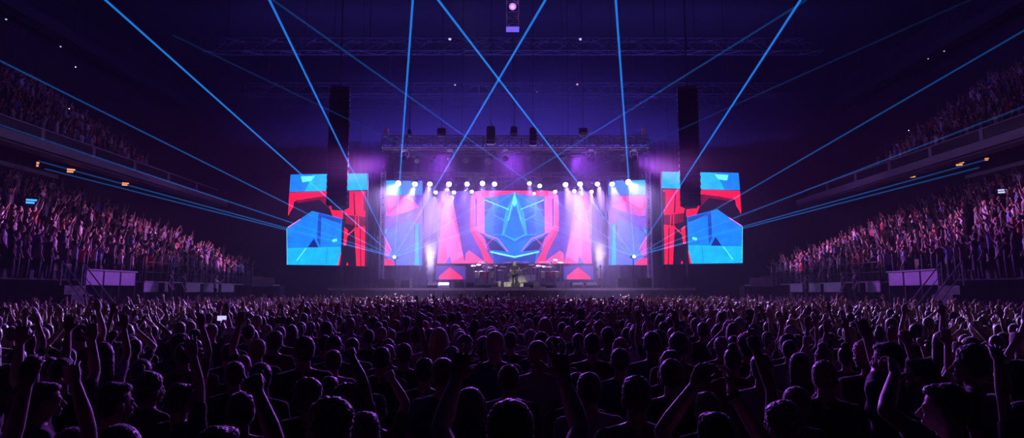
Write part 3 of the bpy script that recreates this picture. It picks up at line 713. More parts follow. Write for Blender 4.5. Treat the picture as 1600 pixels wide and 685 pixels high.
def thumb_side(d, n, s):
    # thumb points to the body's midline for a palm turned away, computed from the right- or left-handedness of the hand
    return s * 1
def shirt_parts(pose, f=1.0):
    b = MB()
    b.hull([((-.148*f, -.01, 1.39), .078), ((.148*f, -.01, 1.39), .078), ((0, 0, 1.2), (.162*f, .112, .12))], n=14, m=8)
    b.hull([((0, 0, 1.2), (.162*f, .112, .1)), ((0, 0, 1.05), (.16*f, .112, .1)), ((0, -.005, .93), (.178, .128, .07))], n=14, m=8)
    for s in (-1, 1): b.hull([((0, -.028, 1.462), .055), ((s*.14*f, -.015, 1.425), .060)]); b.ell((s*.085*f, .03, 1.30), (.093*f, .093, .105))
    for i in (0, 1):
        S, E, W, d, n, st, s = arm_pts(pose, i); S = Vector((S.x * f, S.y, S.z))
        b.hull([(S, .068*f), (S.lerp(E, .55), .058*f)])
    return b
def trouser_parts():
    b = MB(); b.ell((0, -.005, .95), (.176, .126, .11), n=14, m=8)
    for s in (-1, 1): b.hull([((s*.09, 0, .90), .098), ((s*.10, .015, .5), .066)]).hull([((s*.10, .01, .5), .066), ((s*.10, -.022, .1), .056)])
    return b
def hair_parts(style):
    b = MB()
    b.ell((0, -.026, 1.678), (.086, .096, .094), n=20, m=12); b.ell((0, -.05, 1.64), (.080, .066, .085), n=16, m=10)
    if style == 'short':
        b.ell((0, .02, 1.725), (.066, .068, .036), n=14, m=8)
    if style == 'bushy':
        b.ell((0, -.03, 1.695), (.105, .108, .098), n=20, m=12); b.ell((0, -.055, 1.63), (.10, .08, .09), n=16, m=10)
    if style == 'long':
        b.hull([((0, -.045, 1.66), (.092, .078, .08)), ((0, -.075, 1.45), (.098, .05, .06)), ((0, -.095, 1.33), (.08, .035, .05))], n=14, m=8)
        for s in (-1, 1): b.hull([((s*.07, 0, 1.68), .028), ((s*.085, .0, 1.55), .026), ((s*.095, -.01, 1.42), .02)])
    if style == 'tail':
        b.ell((0, -.125, 1.70), (.03, .03, .03)); b.hull([((0, -.135, 1.70), .026), ((0, -.165, 1.62), .032), ((0, -.135, 1.48), .016)])
    if style == 'bun':
        b.ell((0, -.06, 1.785), (.045, .045, .04)); b.ell((0, -.055, 1.75), (.05, .05, .03))
    return b
def cap_parts():
    b = MB(); b.lathe([(.090, 0), (.094, .012), (.091, .05), (.07, .086), (.03, .105), (.004, .108)], Matrix.Translation((0, -.012, 1.672)) @ Matrix.Diagonal((.98, 1.16, 1, 1)), 22)
    b.hull([((-.05, .09, 1.675), (.02, .02, .005)), ((.05, .09, 1.675), (.02, .02, .005)), ((0, .17, 1.662), (.05, .02, .005))])
    b.ell((0, -.012, 1.782), (.01, .01, .006)); return b

LIB = {}
def lib(key, f):
    if key not in LIB:
        me = f(); me.materials.append(None); LIB[key] = me
    return LIB[key]
HF = {'short': (.006, 110), 'buzz': (.005, 200), 'bushy': (.012, 55), 'long': (.006, 70), 'tail': (.005, 80), 'bun': (.005, 80)}
def person(label, x, y, z, H, face, pose='down', hair='short', skin=0, hc=0, top='black', fine=0, f=1.0, group=None, head_turn=0, name='person', trou=None, bands=()):
    """a standing person: one skin with hair, top and trousers; H scales to the height of the crown"""
    v = (.014, .0085, .006)[fine]; k = H / 1.765
    pk = pose if isinstance(pose, str) else 'own' + label
    if not isinstance(pose, str): POSE[pk] = pose
    body = lib(('body', pk, f, fine), lambda: remeshed(body_parts(pk, f, hands=True), v, 2 + fine, None))
    o = link(name, body, None, (x, y, z)); o.scale = (k, k, k); o.rotation_euler = (0, 0, face)
    tag(o, label, 'person', group)
    parts = [('shirt', lib(('shirt', pk, f, fine), lambda: remeshed(shirt_parts(pk, f), .016, 3, None, .004, 22)), TOPM[top]),
             ('trousers', lib(('trousers',), lambda: remeshed(trouser_parts(), .022, 3)), trou or M_TROU)]
    if hair == 'cap':
        parts += [('hair', lib(('hair', 'buzz', fine), lambda: remeshed(hair_parts('buzz'), (.012, .008, .006)[fine], 2, None, .003, 150)), HAIR[hc]),
                  ('cap', lib(('cap',), lambda: cap_parts().mesh('cap', True)), TOPM['white' if hc == 3 else 'charcoal'])]
    elif hair != 'bald':
        fz, fq = HF[hair]
        parts.append(('hair', lib(('hair', hair, fine), lambda: remeshed(hair_parts(hair), (.012, .008, .005)[fine], 2, None, fz, fq)), HAIR[hc]))
    for i, m_ in bands:
        S, E, W, d, n, st, s_ = arm_pts(pk, i); a_ = (W - E).normalized(); q = a_.to_track_quat('Z', 'Y').to_matrix().to_4x4()
        w_ = MB().lathe([(.031, -.016), (.034, -.014), (.034, .014), (.031, .016)], Matrix.Translation(W - a_ * .02) @ q, 20).build('wristband', m_, o, smooth=True); w_['label'] = 'band round the wrist'
    o.material_slots[0].link = 'OBJECT'; o.material_slots[0].material = SKIN[skin]
    for n_, me, m_ in parts:
        c = link(n_, me, o); c.material_slots[0].link = 'OBJECT'; c.material_slots[0].material = m_
    return o
# ------------------------------------------------------------------ people close by, each built as the photograph shows them
GF = 'concertgoers standing on the arena floor'
PLACED = []; WR = {}; M_BAND = mat('wristband_cloth', (.3, .22, .3), .8)
def ray(px, py):
    a = (px - 800) / 1000.0; b = (342.5 - py) / 1000.0
    return Vector((a, CT - b * ST, ST + b * CT)).normalized()
def reach(c, px, py, Lr):
    """the point seen at that spot which lies a limb's length from joint c, on the stage side"""
    o = Vector((0, 0, CAMZ)); d = ray(px, py); t0 = (c - o).dot(d); p = o + d * t0; m = (p - c).length
    if m >= Lr: return c + (p - c) * min(1.0, Lr * 1.12 / m)
    return p + d * math.sqrt(Lr * Lr - m * m)
def hero(label, px, ytop, D, turn=0, L=None, R=None, **kw):
    """L, R: (elbow px, wrist px, finger px, style[, palm]) of an arm the photograph shows raised"""
    p = at(px, ytop, D); H = p.z; k = H / 1.765; a = math.radians(turn)
    f = kw.get('f', 1.0)
    M = Matrix.Translation((p.x, D, 0)) @ Matrix.Rotation(a, 4, 'Z') @ Matrix.Scale(k, 4); Mi = M.inverted()
    pose = []
    for s, spec in ((-1, L), (1, R)):
        if spec is None: pose.append(DOWN(s)); continue
        (ex, ey), (wx, wy), (hx, hy), st = spec[:4]
        S = M @ Vector((s*.175*f, 0, 1.44)); E = reach(S, ex, ey, .30 * k); W = reach(E, wx, wy, .265 * k); T = reach(W, hx, hy, .18 * k)
        n = Vector(spec[4]) if len(spec) > 4 else Vector((-s * .25, 1, 0))
        Mr = M.to_3x3().inverted()
        WR[label] = T.copy()
        pose.append((tuple(Mi @ E), tuple(Mi @ W), tuple((Mr @ (T - W)).normalized()), tuple((Mr @ n).normalized()), st))
    PLACED.append((p.x, D))
    return person(label, p.x, D, 0, H, a, pose if (L or R) else 'down', fine=2 if D < 4.6 else 1, group=GF, **kw)

hero('person nearest the camera, cropped fuzzy hair, both open hands raised, right wristband', 797, 625, 2.5, 0,
     L=((688, 672), (713, 592), (730, 530), 'wide'), R=((907, 672), (881, 592), (868, 530), 'wide'), hair='buzz', hc=1, skin=0, top='black', bands=[(1, M_BAND)])
hero('person with long dark hair between the raised hands of the front person, left side', 735, 606, 3.9, 0, hair='long', skin=0, f=.9)
hero('round-headed person with bushy cropped hair at the bottom edge left of centre', 521, 628, 3.05, -6, hair='bushy', hc=1, skin=1, top='navy')
hero('person with short hair low at the bottom edge, just right of the bushy round head', 571, 644, 3.35, -4, hair='short', skin=1)
hero('person behind the bushy round head with right fist raised', 545, 604, 4.25, -5, R=((568, 597), (549, 557), (541, 540), 'fist'), hair='bushy', hc=1, skin=2, top='charcoal')
hero('person with round bushy hair, left neighbour of the fist raiser, arms down', 484, 595, 4.6, -8, hair='bushy', hc=0, skin=1)
hero('person with smooth short hair just behind the two bushy heads left of centre', 516, 589, 5.3, -5, hair='short', hc=1, skin=0)
hero('person left of centre raising a right fist with bent elbow, slim forearm', 588, 616, 4.5, -6, R=((633, 630), (612, 592), (601, 575), 'fist'), hair='short', hc=0, skin=0, top='black')
hero('person pointing one finger up, raised forearm at the bottom left of centre', 345, 667, 2.75, -20, R=((432, 692), (402, 612), (388, 572), 'point'), hair='short', hc=1, skin=1, top='charcoal')
hero('person at left with slender right forearm raised, bent at the elbow, open hand', 285, 600, 4.5, -22, R=((312, 610), (302, 556), (294, 520), 'open'), hair='short', hc=0, skin=0)
hero('person with short hair facing towards the stage, edge lit nape, left lower floor', 183, 598, 3.9, -35, hair='short', hc=0, skin=0, top='black')
hero('person right behind the lit nape on the left lower floor', 238, 585, 5.0, -30, hair='bushy', hc=0, skin=1)
hero('person cut by the bottom edge at left with only the crown showing', 195, 664, 2.95, -28, hair='buzz', hc=1, skin=1)
hero('person at left turned to the stage with lit cheek, low on the floor', 74, 598, 4.4, -55, hair='short', hc=0, skin=0)
hero('person at the left edge with bare right forearm raised and cupped hand', -40, 640, 2.9, -25, R=((14, 700), (44, 590), (57, 540), 'relax'), hair='short', hc=0, skin=0)
hero('person near the left edge raising an open right hand, lit forearm', 120, 668, 3.3, -25, L=None, R=((137, 647), (117, 597), (106, 560), 'open'), hair='long', hc=1, skin=0)
hero('person clapping overhead with both hands, dark bracelet, right of centre', 1115, 645, 3.0, 8,
     L=((1034, 675), (1086, 602), (1112, 550), 'relax', (.7, .6, 0)), R=((1196, 694), (1143, 612), (1136, 545), 'relax', (-1, .2, 0)), hair='short', hc=0, skin=0, top='black', bands=[(1, m_black)])
hero('person with short hair seen right behind the clapping hands', 1103, 613, 4.2, 6, hair='short', hc=1, skin=0)
hero('broad person in a dark T-shirt with lit neck and shoulder line, right of centre', 993, 588, 3.85, 2, hair='short', hc=0, skin=1, top='charcoal')
hero('short-haired person with lit crown standing before the broad dark T-shirt', 968, 545, 5.9, 2, hair='short', hc=1, skin=0, top='navy')
hero('bald-topped person with bright lit crown right of centre', 1071, 529, 7.2, 6, hair='bald', skin=0, top='black')
hero('tall dark person with lit left neck between the bald crown and the lit short crown', 1018, 519, 6.6, 4, hair='short', hc=0, skin=2, top='navy')
hero('dark short-haired person in the middle behind the nearest fuzzy head', 795, 571, 5.1, 0, hair='short', hc=0, skin=1, top='black')
hero('person with half shown head at the right of the right wristband', 901, 583, 5.0, 0, hair='short', hc=1, skin=0)
hero('person in a grey T-shirt at lower right with lit profile and raised left hand', 1472, 600, 3.35, 52,
     L=((1384, 642), (1398, 585), (1395, 548), 'relax', (-.3, 1, 0)), hair='short', hc=0, skin=0, top='grey')
hero('person with lit profile right beside the raised hand at lower right', 1437, 561, 4.6, 50, hair='short', hc=0, skin=1)
hero('person with lit forehead and nose, dark bushy hair, lower right', 1512, 543, 4.9, 50, hair='bushy', hc=0, skin=0)
hero('person in profile near the right edge beside a raised forearm', 1584, 563, 4.6, 50, hair='long', hc=0, skin=0, f=.92)
hero('person near the right edge with left forearm raised straight', 1590, 628, 3.9, 35, L=((1564, 606), (1559, 562), (1553, 532), 'open'), hair='tail', hc=1, skin=0, f=.92)
hero('person in a blue-lit navy T-shirt at right raising the left arm', 1384, 535, 4.9, 30, L=((1371, 577), (1353, 525), (1343, 490), 'open'), hair='short', hc=0, skin=0, top='navy')
hero('person at right with a stout left forearm raised across the dark', 1240, 605, 4.2, 20, L=((1205, 606), (1180, 545), (1172, 512), 'fist'), hair='buzz', hc=0, skin=2)
hero('dark-haired person with lit nape right of the stout forearm', 1166, 523, 6.6, 12, hair='bushy', hc=0, skin=1)
hero('person with pale lit cheek low between the clapping hands and the stout forearm', 1218, 632, 3.6, 30, hair='bushy', hc=0, skin=0)
hero('person in a pale cap holding up a phone at left', 362, 513, 8.6, -12, L=((351, 521), (348, 507), (347, 501), 'fist'), hair='cap', hc=3, skin=0, top='black')
hero('left one of the two close dark heads behind the left raised hand', 777, 527, 7.0, 0, hair='short', hc=0, skin=1)
hero('right one of the two close dark heads behind the left raised hand', 797, 520, 8.2, 0, hair='short', hc=1, skin=0)
hero('short-haired person left of the right raised hand', 846, 519, 7.4, 0, hair='short', hc=1, skin=0, top='navy')
hero('person with smooth hair left of the left raised hand', 664, 560, 5.6, -3, hair='short', hc=0, skin=0, top='black')
hero('round-headed person beside the left raised wrist', 693, 560, 4.85, -3, hair='buzz', hc=1, skin=1, top='navy')
hero('person with tidy short hair left of centre, right beyond the slim fist', 597, 543, 6.2, -4, hair='short', hc=0, skin=0)

# ------------------------------------------------------------------ the rest of the nearer floor
r2 = random.Random(5)
cand = []
for _ in range(40000):
    y = 3.2 + 12.4 * math.sqrt(r2.random()); x = r2.uniform(-.86 * y, .86 * y)
    if abs(x) > 17.5: continue
    dmin = .50 + .02 * min(y, 8) * .3
    if any((x - a) ** 2 + (y - b) ** 2 < dmin * dmin for a, b in PLACED): continue
    px = 800 + 1000 * x / y
    if y < 4.3 and 560 < px < 1250: continue
    cand.append((x, y)); PLACED.append((x, y))
cand.sort(key=lambda c: c[1])
N_NEAR = 300 - 41
near = cand[:N_NEAR]; YN = near[-1][1]
recs = []
for x, y in near:
    px = 800 + 1000 * x / y; side = abs(px - 800)
    u = r2.random(); up = .05 if (side < 320 and y < 11) else (.26 if side < 450 else .48)
    if u < up: pose = r2.choice(['both_up', 'one_up', 'left_up', 'fist', 'left_fist', 'point', 'clap', 'clap'])
    else: pose = r2.choice(['down', 'down', 'down', 'clap_low', 'phone'] if side > 300 else ['down'] * 5 + ['clap_low'])
    if y < 6 and side < 420 and pose != 'down': pose = 'down'
    hair = r2.choice(['short', 'short', 'short', 'buzz', 'bushy', 'long', 'tail', 'bun', 'cap', 'short', 'buzz', 'bald'] if r2.random() < .35 else ['short', 'short', 'buzz', 'bushy', 'long', 'tail', 'short'])
    if y < 5.5 and hair == 'bun': hair = 'short'
    turn = -math.copysign(min(62, max(0, (side - 120) * .085) + r2.uniform(-9, 12)), x) if side > 120 else r2.uniform(-9, 9)
    H = r2.gauss(1.73, .065); H = max(1.58, min(1.88, H))
    if abs(px - 352) < 40 and y < 8.8: pose = 'down'; H = min(H, 1.66)
    recs.append(dict(x=x, y=y, px=px, pose=pose, hair=hair, turn=turn, H=H, skin=r2.choice([0, 0, 1, 2, 3]), hc=r2.choice([0, 0, 0, 1, 1, 2, 3]) if hair not in ('cap',) else r2.choice([0, 3]),
                     top=r2.choice(['black', 'black', 'black', 'charcoal', 'navy', 'maroon', 'grey'])))
PD = {'down': 'arms down', 'both_up': 'both open hands raised', 'one_up': 'right open hand raised', 'left_up': 'left open hand raised', 'fist': 'right fist raised', 'left_fist': 'left fist raised',
      'point': 'right finger pointing up', 'clap': 'hands clapping overhead', 'clap_low': 'hands clapping low', 'phone': 'forearms held up in front'}
HD = {'short': 'short-haired', 'buzz': 'crop-haired', 'bushy': 'bushy-haired', 'long': 'long-haired', 'tail': 'ponytailed', 'bun': 'top-knotted', 'cap': 'capped', 'bald': 'bald'}
ZN = ['far left', 'left', 'centre left', 'centre right', 'right', 'far right']
ORD = ['leftmost', 'second from left', 'third from left', 'fourth from left', 'fifth from left', 'sixth from left']
byk = {}
for r in recs:
    z = ZN[min(5, max(0, int(r['px'] / 266.7)))]; d = 'nearest' if r['y'] < 6.5 else ('middle' if r['y'] < 10.5 else 'farther')
    byk.setdefault('%s person, %s, %s rows, %s floor' % (HD[r['hair']], PD[r['pose']], d, z), []).append(r)
for k, v in byk.items():
    v.sort(key=lambda r: r['px'])
    for i, r in enumerate(v):
        r['label'] = k if len(v) == 1 else (ORD[i] + ' ' + k if i < 6 else k.replace('person', 'person farther right'))
for r in recs:
    person(r['label'], r['x'], r['y'], 0, r['H'], math.radians(r['turn']), r['pose'], r['hair'], r['skin'], r['hc'], r['top'],
           fine=1 if r['y'] < 7 else 0, f=.9 if r['hair'] in ('long', 'tail', 'bun') else 1.0, group=GF)
# phone in the air at left
p = WR['person in a pale cap holding up a phone at left'] + Vector((0, .0, .03)); t = thing('phone', 'lit phone held up above the crowd at left', 'phone', p, -.2)
m_ph = emis('phone_screen', (.55, .5, 1.0), 1.2, 'NONE')
MB().bbox((0, 0, 0), (.16, .012, .08), bev=.005).build('case', m_black, t); MB().box((-.072, -.0085, -.034), (.072, -.0065, .034)).build('screen', m_ph, t)

m_pl = emis('phone_light', (.9, .85, 1.0), 3.0, 'NONE')
for px, py, Y, l in ((108, 171, 38.6, 'phone shining a small white light in the left upper stand'), (1420, 205, 43.4, 'phone shining a small white light in the right upper stand'), (118, 106, 33, 'faint phone light high in the left upper stand')):
    o = thing('phone', l, 'phone', at(px, py, Y), math.atan2(-at(px, py, Y).x, Y)); MB().bbox((0, 0, 0), (.08, .012, .16), bev=.004).build('case', m_black, o); MB().ell((0, -.012, .04), (.028, .008, .028)).build('light', m_pl, o)

# ------------------------------------------------------------------ the uncountable rest of the crowd
def crowd_mat():
    m = bpy.data.materials.new('crowd'); m.use_nodes = True; nt = m.node_tree; b = nt.nodes['Principled BSDF']; b.inputs['Roughness'].default_value = .65
    a = nt.nodes.new('ShaderNodeAttribute'); a.attribute_name = 'col'; nt.links.new(a.outputs['Color'], b.inputs['Base Color']); return m
M_CROWD = crowd_mat()
def tris(me):
    me.calc_loop_triangles(); n = len(me.loop_triangles); t = np.empty(n * 3, dtype=np.int32); me.loop_triangles.foreach_get('vertices', t)
    v = np.empty(len(me.vertices) * 3); me.vertices.foreach_get('co', v); return v.reshape(-1, 3), t.reshape(-1, 3)
def lowpoly(pose, hair, f):
    out_v, out_t, out_k = [], [], []; base = 0
    for mb, vox, ratio, k in ((body_parts(pose, f, legs=False), .018, .085, 0), (shirt_parts(pose, f), .03, .16, 1), (hair_parts(hair), .02, .09, 2), (trouser_parts(), .035, .10, 3)):
        v, t = tris(remeshed(mb, vox, 2, ratio)); out_v.append(v); out_t.append(t + base); out_k.append(np.full(len(v), k)); base += len(v)
    return np.concatenate(out_v), np.concatenate(out_t), np.concatenate(out_k)
PROTO = {}
for i, (pose, hair, f) in enumerate((('down', 'short', 1), ('down', 'long', .9), ('both_up', 'short', 1), ('fist', 'bushy', 1), ('one_up', 'long', .9), ('left_up', 'short', 1), ('clap', 'short', 1), ('clap_low', 'tail', .9), ('point', 'short', 1))):
    PROTO[i] = lowpoly(pose, hair, f)
rs = np.random.RandomState(3)
SKC = np.array([(.42, .26, .19), (.32, .18, .13), (.16, .085, .06), (.36, .22, .15)]); HRC = np.array([(.018, .014, .012), (.06, .032, .018), (.25, .17, .08), (.03, .02, .015)])
DARKC = np.array([(.012, .012, .014), (.03, .03, .035), (.02, .03, .09), (.13, .02, .03), (.2, .2, .21), (.05, .05, .055)])
LITEC = np.array([(.02, .02, .025), (.05, .05, .06), (.08, .02, .03), (.35, .33, .34), (.65, .63, .62), (.45, .05, .05), (.08, .12, .35), (.2, .2, .22), (.03, .03, .03), (.5, .3, .3)])
def crowd(name, label, spots, pal, weights):
    """spots: rows of x, y, z, facing, height"""
    V, T, C = [], [], []; base = 0; ks = rs.choice(len(PROTO), len(spots), p=np.array(weights) / sum(weights))
    for (x, y, z, fc, H), k in zip(spots, ks):
        v, t, kind = PROTO[k]; s = H / 1.765; c, sn = math.cos(fc), math.sin(fc)
        w = v * s; V.append(np.stack([w[:, 0] * c - w[:, 1] * sn + x, w[:, 0] * sn + w[:, 1] * c + y, w[:, 2] + z], 1)); T.append(t + base); base += len(v)
        cc = np.stack([SKC[rs.randint(4)], pal[rs.randint(len(pal))], HRC[rs.randint(4)], np.array((.018, .02, .035))]); C.append(cc[kind])
    V = np.concatenate(V); T = np.concatenate(T); C = np.concatenate(C)
    me = bpy.data.meshes.new(name); me.vertices.add(len(V)); me.vertices.foreach_set('co', V.ravel().astype(np.float32))
    me.loops.add(len(T) * 3); me.loops.foreach_set('vertex_index', T.ravel().astype(np.int32)); me.polygons.add(len(T))
    me.polygons.foreach_set('loop_start', np.arange(0, len(T) * 3, 3, dtype=np.int32)); me.polygons.foreach_set('use_smooth', np.ones(len(T), dtype=bool))
    a = me.color_attributes.new('col', 'FLOAT_COLOR', 'POINT'); a.data.foreach_set('color', np.concatenate([C, np.ones((len(C), 1))], 1).ravel().astype(np.float32))
    me.update(calc_edges=True); me.materials.append(M_CROWD); o = link(name, me); print(name, len(spots), len(T))
    return tag(o, label, 'crowd', kind='stuff')
fs = []
for x, y in cand[N_NEAR:]:
    if any((x - a) ** 2 + (y - b) ** 2 < .8 ** 2 for a, b in near[-60:]): continue
    px = 800 + 1000 * x / y; a = -math.copysign(min(60, max(0, (abs(px - 800) - 150) * .07)), x); fs.append((x, y, 0, math.radians(a + r2.uniform(-12, 12)), max(1.55, min(1.9, r2.gauss(1.72, .07)))))
y = 16.15
while y < 39.9:
    hw = min(16.75 if y > 30.6 else 15.7 if y > 24.8 else 17.5, .84 * y); n = int(2 * hw / .54)
    for i in range(n):
        x = -hw + 2 * hw * (i + .5) / n + r2.uniform(-.13, .13); yy = y + r2.uniform(-.16, .16); px = 800 + 1000 * x / yy
        a = -math.copysign(min(60, max(0, (abs(px - 800) - 150) * .07)), x); fs.append((x, yy, 0, math.radians(a + r2.uniform(-12, 12)), max(1.55, min(1.9, r2.gauss(1.72, .08)))))
    y += .62
crowd('crowd', 'packed floor crowd stretching from the middle of the floor to the stage', fs, DARKC, (4, 2.5, 1.6, 1.2, .9, .8, 1.2, 1.0, .7))
for nm, sx in (('left', -1), ('right', 1)):
    sp = []
    for i in range(LN):
        X = LROW0 + LD * (i + .45); y = 19.0 + .2 * (i % 2)
        while y < 41.0 + (LN - 1 - i) * .48:
            ai = (y - 20) % 9.5
            if ai > 1.0 and r2.random() > .05 and all((sx * X - q.x) ** 2 + (y - q.y) ** 2 > .8 for q in SIGNS):
                yy = y + r2.uniform(-.16, .16); fc = math.atan2(sx * X * .9, 50 - yy) ; sp.append((sx * (X + (r2.uniform(-.24, .24) if i else r2.uniform(.0, .2))), yy, LZ0 + LR * i, fc + r2.uniform(-.35, .35), max(1.5, r2.gauss(1.7, .09))))
            y += .54
    crowd('crowd', 'standing spectators filling the %s lower stand' % nm, sp, LITEC, (3, 2, 2, 1.2, 1, 1, 1.3, 1.5, .8))
    sp = []
    for i in range(UN):
        X = UROW0 + UD * (i + .5); y = 24.0 + .2 * (i % 2)
        while y < 47:
            if (y - 22) % 9.5 > 1.0 and r2.random() > .12:
                sp.append((sx * X, y + r2.uniform(-.08, .08), UZ0 + UR * i, math.atan2(sx * X * .9, 50 - y) + r2.uniform(-.3, .3), max(1.5, r2.gauss(1.7, .09))))
            y += .56
    crowd('crowd', 'dim spectators in the %s upper stand above the balcony front' % nm, sp, LITEC, (4, 3, 1, .6, .6, .6, .6, 1, .5))
# ------------------------------------------------------------------ on stage
def onstage(px, Y): return at(px, 448, Y).x
def wp(name, label, cat, px, Y, rz=0.0, group=None, z=None): return thing(name, label, cat, (onstage(px, Y), Y, SZ + .0 if z is None else z), rz, group)
# singer with guitar: built facing +y, turned to the audience
SING = person('long-haired blond performer in black with a guitar at the middle of the stage', onstage(804, 43.6), 43.6, SZ, 1.80, PI, (((-.34, .04, 1.20), (-.30, .26, 1.24), (-.2, .6, .3), (1, 0, .4), 'fist'), ((.30, .02, 1.14), (.12, .22, 1.02), (-1, .3, -.1), (-.2, -1, 0), 'relax')), 'long', 0, 2, 'black', fine=1, group='performers')
g = thing('guitar', 'electric guitar slung across the blond performer', 'guitar', (onstage(804, 43.6), 43.27, SZ + 1.06), 0)
G = Matrix.Rotation(math.radians(-18), 4, 'Y')
b = MB()
for c, r in (((-.10, 0, 0), .17), ((.10, 0, .01), .13)): b.lathe([(r * .96, -.022), (r, -.012), (r, .012), (r * .96, .022)], G @ Matrix.Translation(c) @ Matrix.Rotation(PI/2, 4, 'X'), 24)
b.build('body', m_black, g); MB().bbox((.48, 0, .01), (.62, .02, .05), G, bev=.008).build('neck', m_wood, g)
MB().bbox((.86, 0, .015), (.17, .016, .08), G, bev=.01).build('headstock', m_black, g)
def mic(label, px, Y, h=1.55, boom=True):
    o = wp('microphone_stand', label, 'microphone stand', px, Y)
    MB().lathe([(.14, 0), (.14, .02), (.03, .035), (.012, .05), (.012, h)], n=12).build('stand_pole', m_black, o)
    MB().tube((0, 0, h), (0, .28 if boom else .05, h + .08), .01).build('boom', m_black, o)
    e = Vector((0, .30 if boom else .06, h + .085)); MB().tube(e - Vector((0, .12, .03)), e, .012, .018).ell(e + Vector((0, .03, .005)), (.028, .035, .028)).build('microphone', m_chrome, o)
mic('microphone stand just left of the blond performer', 787, 43.0); mic('microphone stand before the right percussion rig', 851, 43.6, 1.35); mic('lone microphone stand at the far right of the stage', 1044, 43.4, 1.3)
# drum kit on a riser
X0 = onstage(808, 48.2)
t = thing('drum_riser', 'low black drum riser behind the blond performer', 'riser', (X0, 48.2, SZ))
MB().bbox((0, 0, .32), (3.6, 2.6, .08), bev=.02).build('top', m_deck, t); MB().box((-1.76, -1.26, 0), (1.76, 1.26, .28)).build('skirt', m_skirt, t)
k = thing('drum_kit', 'pale drum kit with bronze cymbals on the riser at the middle of the stage', 'drum kit', (X0, 48.2, SZ + .375))
def drum(n, c, r, h, M, m=None):
    d = MB().lathe([(r, -h/2), (r, h/2)], M, 24).build(n, m or m_white, k)
    for e in (-h/2, h/2): MB().lathe([(r * 1.0, e - .015), (r * 1.04, e - .015), (r * 1.04, e + .015), (r * 1.0, e + .015)], M, 24).build('hoop', m_chrome, d)
T_ = Matrix.Translation
for x in (-.33, .33): drum('bass_drum', None, .29, .42, T_((x, -.35, .30)) @ Matrix.Rotation(PI/2, 4, 'X'))
for x, y, z in ((-.42, -.2, .82), (-.12, -.26, .86), (.2, -.26, .86)): drum('tom', None, .16, .22, T_((x, y, z)) @ Matrix.Rotation(.35, 4, 'X'))
for x in (.85, 1.15): drum('floor_tom', None, .22, .42, T_((x, .05, .42)))
drum('snare', None, .18, .15, T_((-.55, .25, .62)), m_chrome)
for x, y, z, r in ((-1.05, -.1, 1.25, .24), (-.7, -.35, 1.55, .27), (.05, -.35, 1.62, .22), (.65, -.35, 1.58, .28), (1.1, -.1, 1.4, .26), (1.35, .1, 1.2, .2), (-1.3, .2, 1.0, .2)):
    MB().lathe([(.012, 0), (.012, z - .02)], T_((x, y, 0)), 8).tube((x, y, .25), (x - .22, y - .15, 0), .01).tube((x, y, .25), (x + .22, y - .15, 0), .01).tube((x, y, .25), (x, y + .25, 0), .01).build('cymbal_stand', m_chrome, k)
    MB().lathe([(r, -.012), (r * .5, .006), (.05, .016), (.03, .035), (.004, .04)], T_((x, y, z)) @ Matrix.Rotation(.22, 4, 'X'), 24).build('cymbal', m_brass, k)
# percussion and keyboard rigs left and right
def rig(label, plabel, px, Y, seed, hc, top):
    q = random.Random(seed); x0 = onstage(px, Y)
    t = thing('rig_riser', 'low black riser under the percussion rig ' + label.split(', ')[1], 'riser', (x0, Y, SZ)); MB().bbox((0, 0, .17), (2.0, 1.7, .06), bev=.015).build('top', m_deck, t); MB().box((-.98, -.83, 0), (.98, .83, .14)).build('skirt', m_skirt, t)
    o = thing('percussion_rig', label, 'percussion rig', (x0, Y, SZ + .22))
    MB().tube((-.75, -.4, .95), (.75, -.4, .95), .02).tube((-.75, -.4, 0), (-.75, -.4, 1.6), .02).tube((.75, -.4, 0), (.75, -.4, 1.6), .02).tube((-.75, -.4, 1.6), (.75, -.4, 1.6), .02).build('rack_frame', m_chrome, o)
    for i in range(3):
        x = -.5 + .5 * i; d = MB().lathe([(.12, -.22), (.16, .0), (.17, .2), (.165, .22)], T_((x, -.58, .72)), 18).build('conga', m_redl if i % 2 else m_amber, o); MB().lathe([(.17, .19), (.178, .19), (.178, .225), (.165, .228)], T_((x, -.58, .72)), 18).build('hoop', m_chrome, d)
    for i in range(5):
        x = -.8 + .4 * i; z = 1.25 + q.uniform(0, .55); r = q.uniform(.14, .22)
        MB().tube((x, -.2, 0), (x, -.2, z), .01).build('cymbal_stand', m_chrome, o); MB().lathe([(r, -.01), (r * .5, .005), (.04, .014), (.004, .03)], T_((x, -.2, z)) @ Matrix.Rotation(.4, 4, 'X'), 18).build('cymbal', m_brass, o)
    b = MB().tube((-.2, -.45, 1.5), (.5, -.45, 1.45), .012)
    for i in range(14): b.tube((-.18 + .05 * i, -.45, 1.5), (-.18 + .05 * i, -.45, 1.3 - .012 * i), .006, n=6)
    b.build('bar_chimes', m_chrome, o)
    MB().bbox((0, -.1, .88), (1.1, .32, .1), bev=.02).tube((-.4, -.1, 0), (.4, -.1, .84), .015).tube((.4, -.1, 0), (-.4, -.1, .84), .015).build('keyboard', m_black, o)
    person(plabel, x0 + .1, Y + .45, SZ + .2, 1.75, PI, 'clap_low', 'short', 0, hc, top, group='performers')
rig('percussion rig with a rack and cymbals, left of the blond performer', 'musician in white behind the left percussion rig', 757, 46.0, 3, 1, 'white')
rig('percussion rig with a rack and cymbals, right of the blond performer', 'musician in grey behind the right percussion rig', 859, 46.0, 8, 0, 'grey')
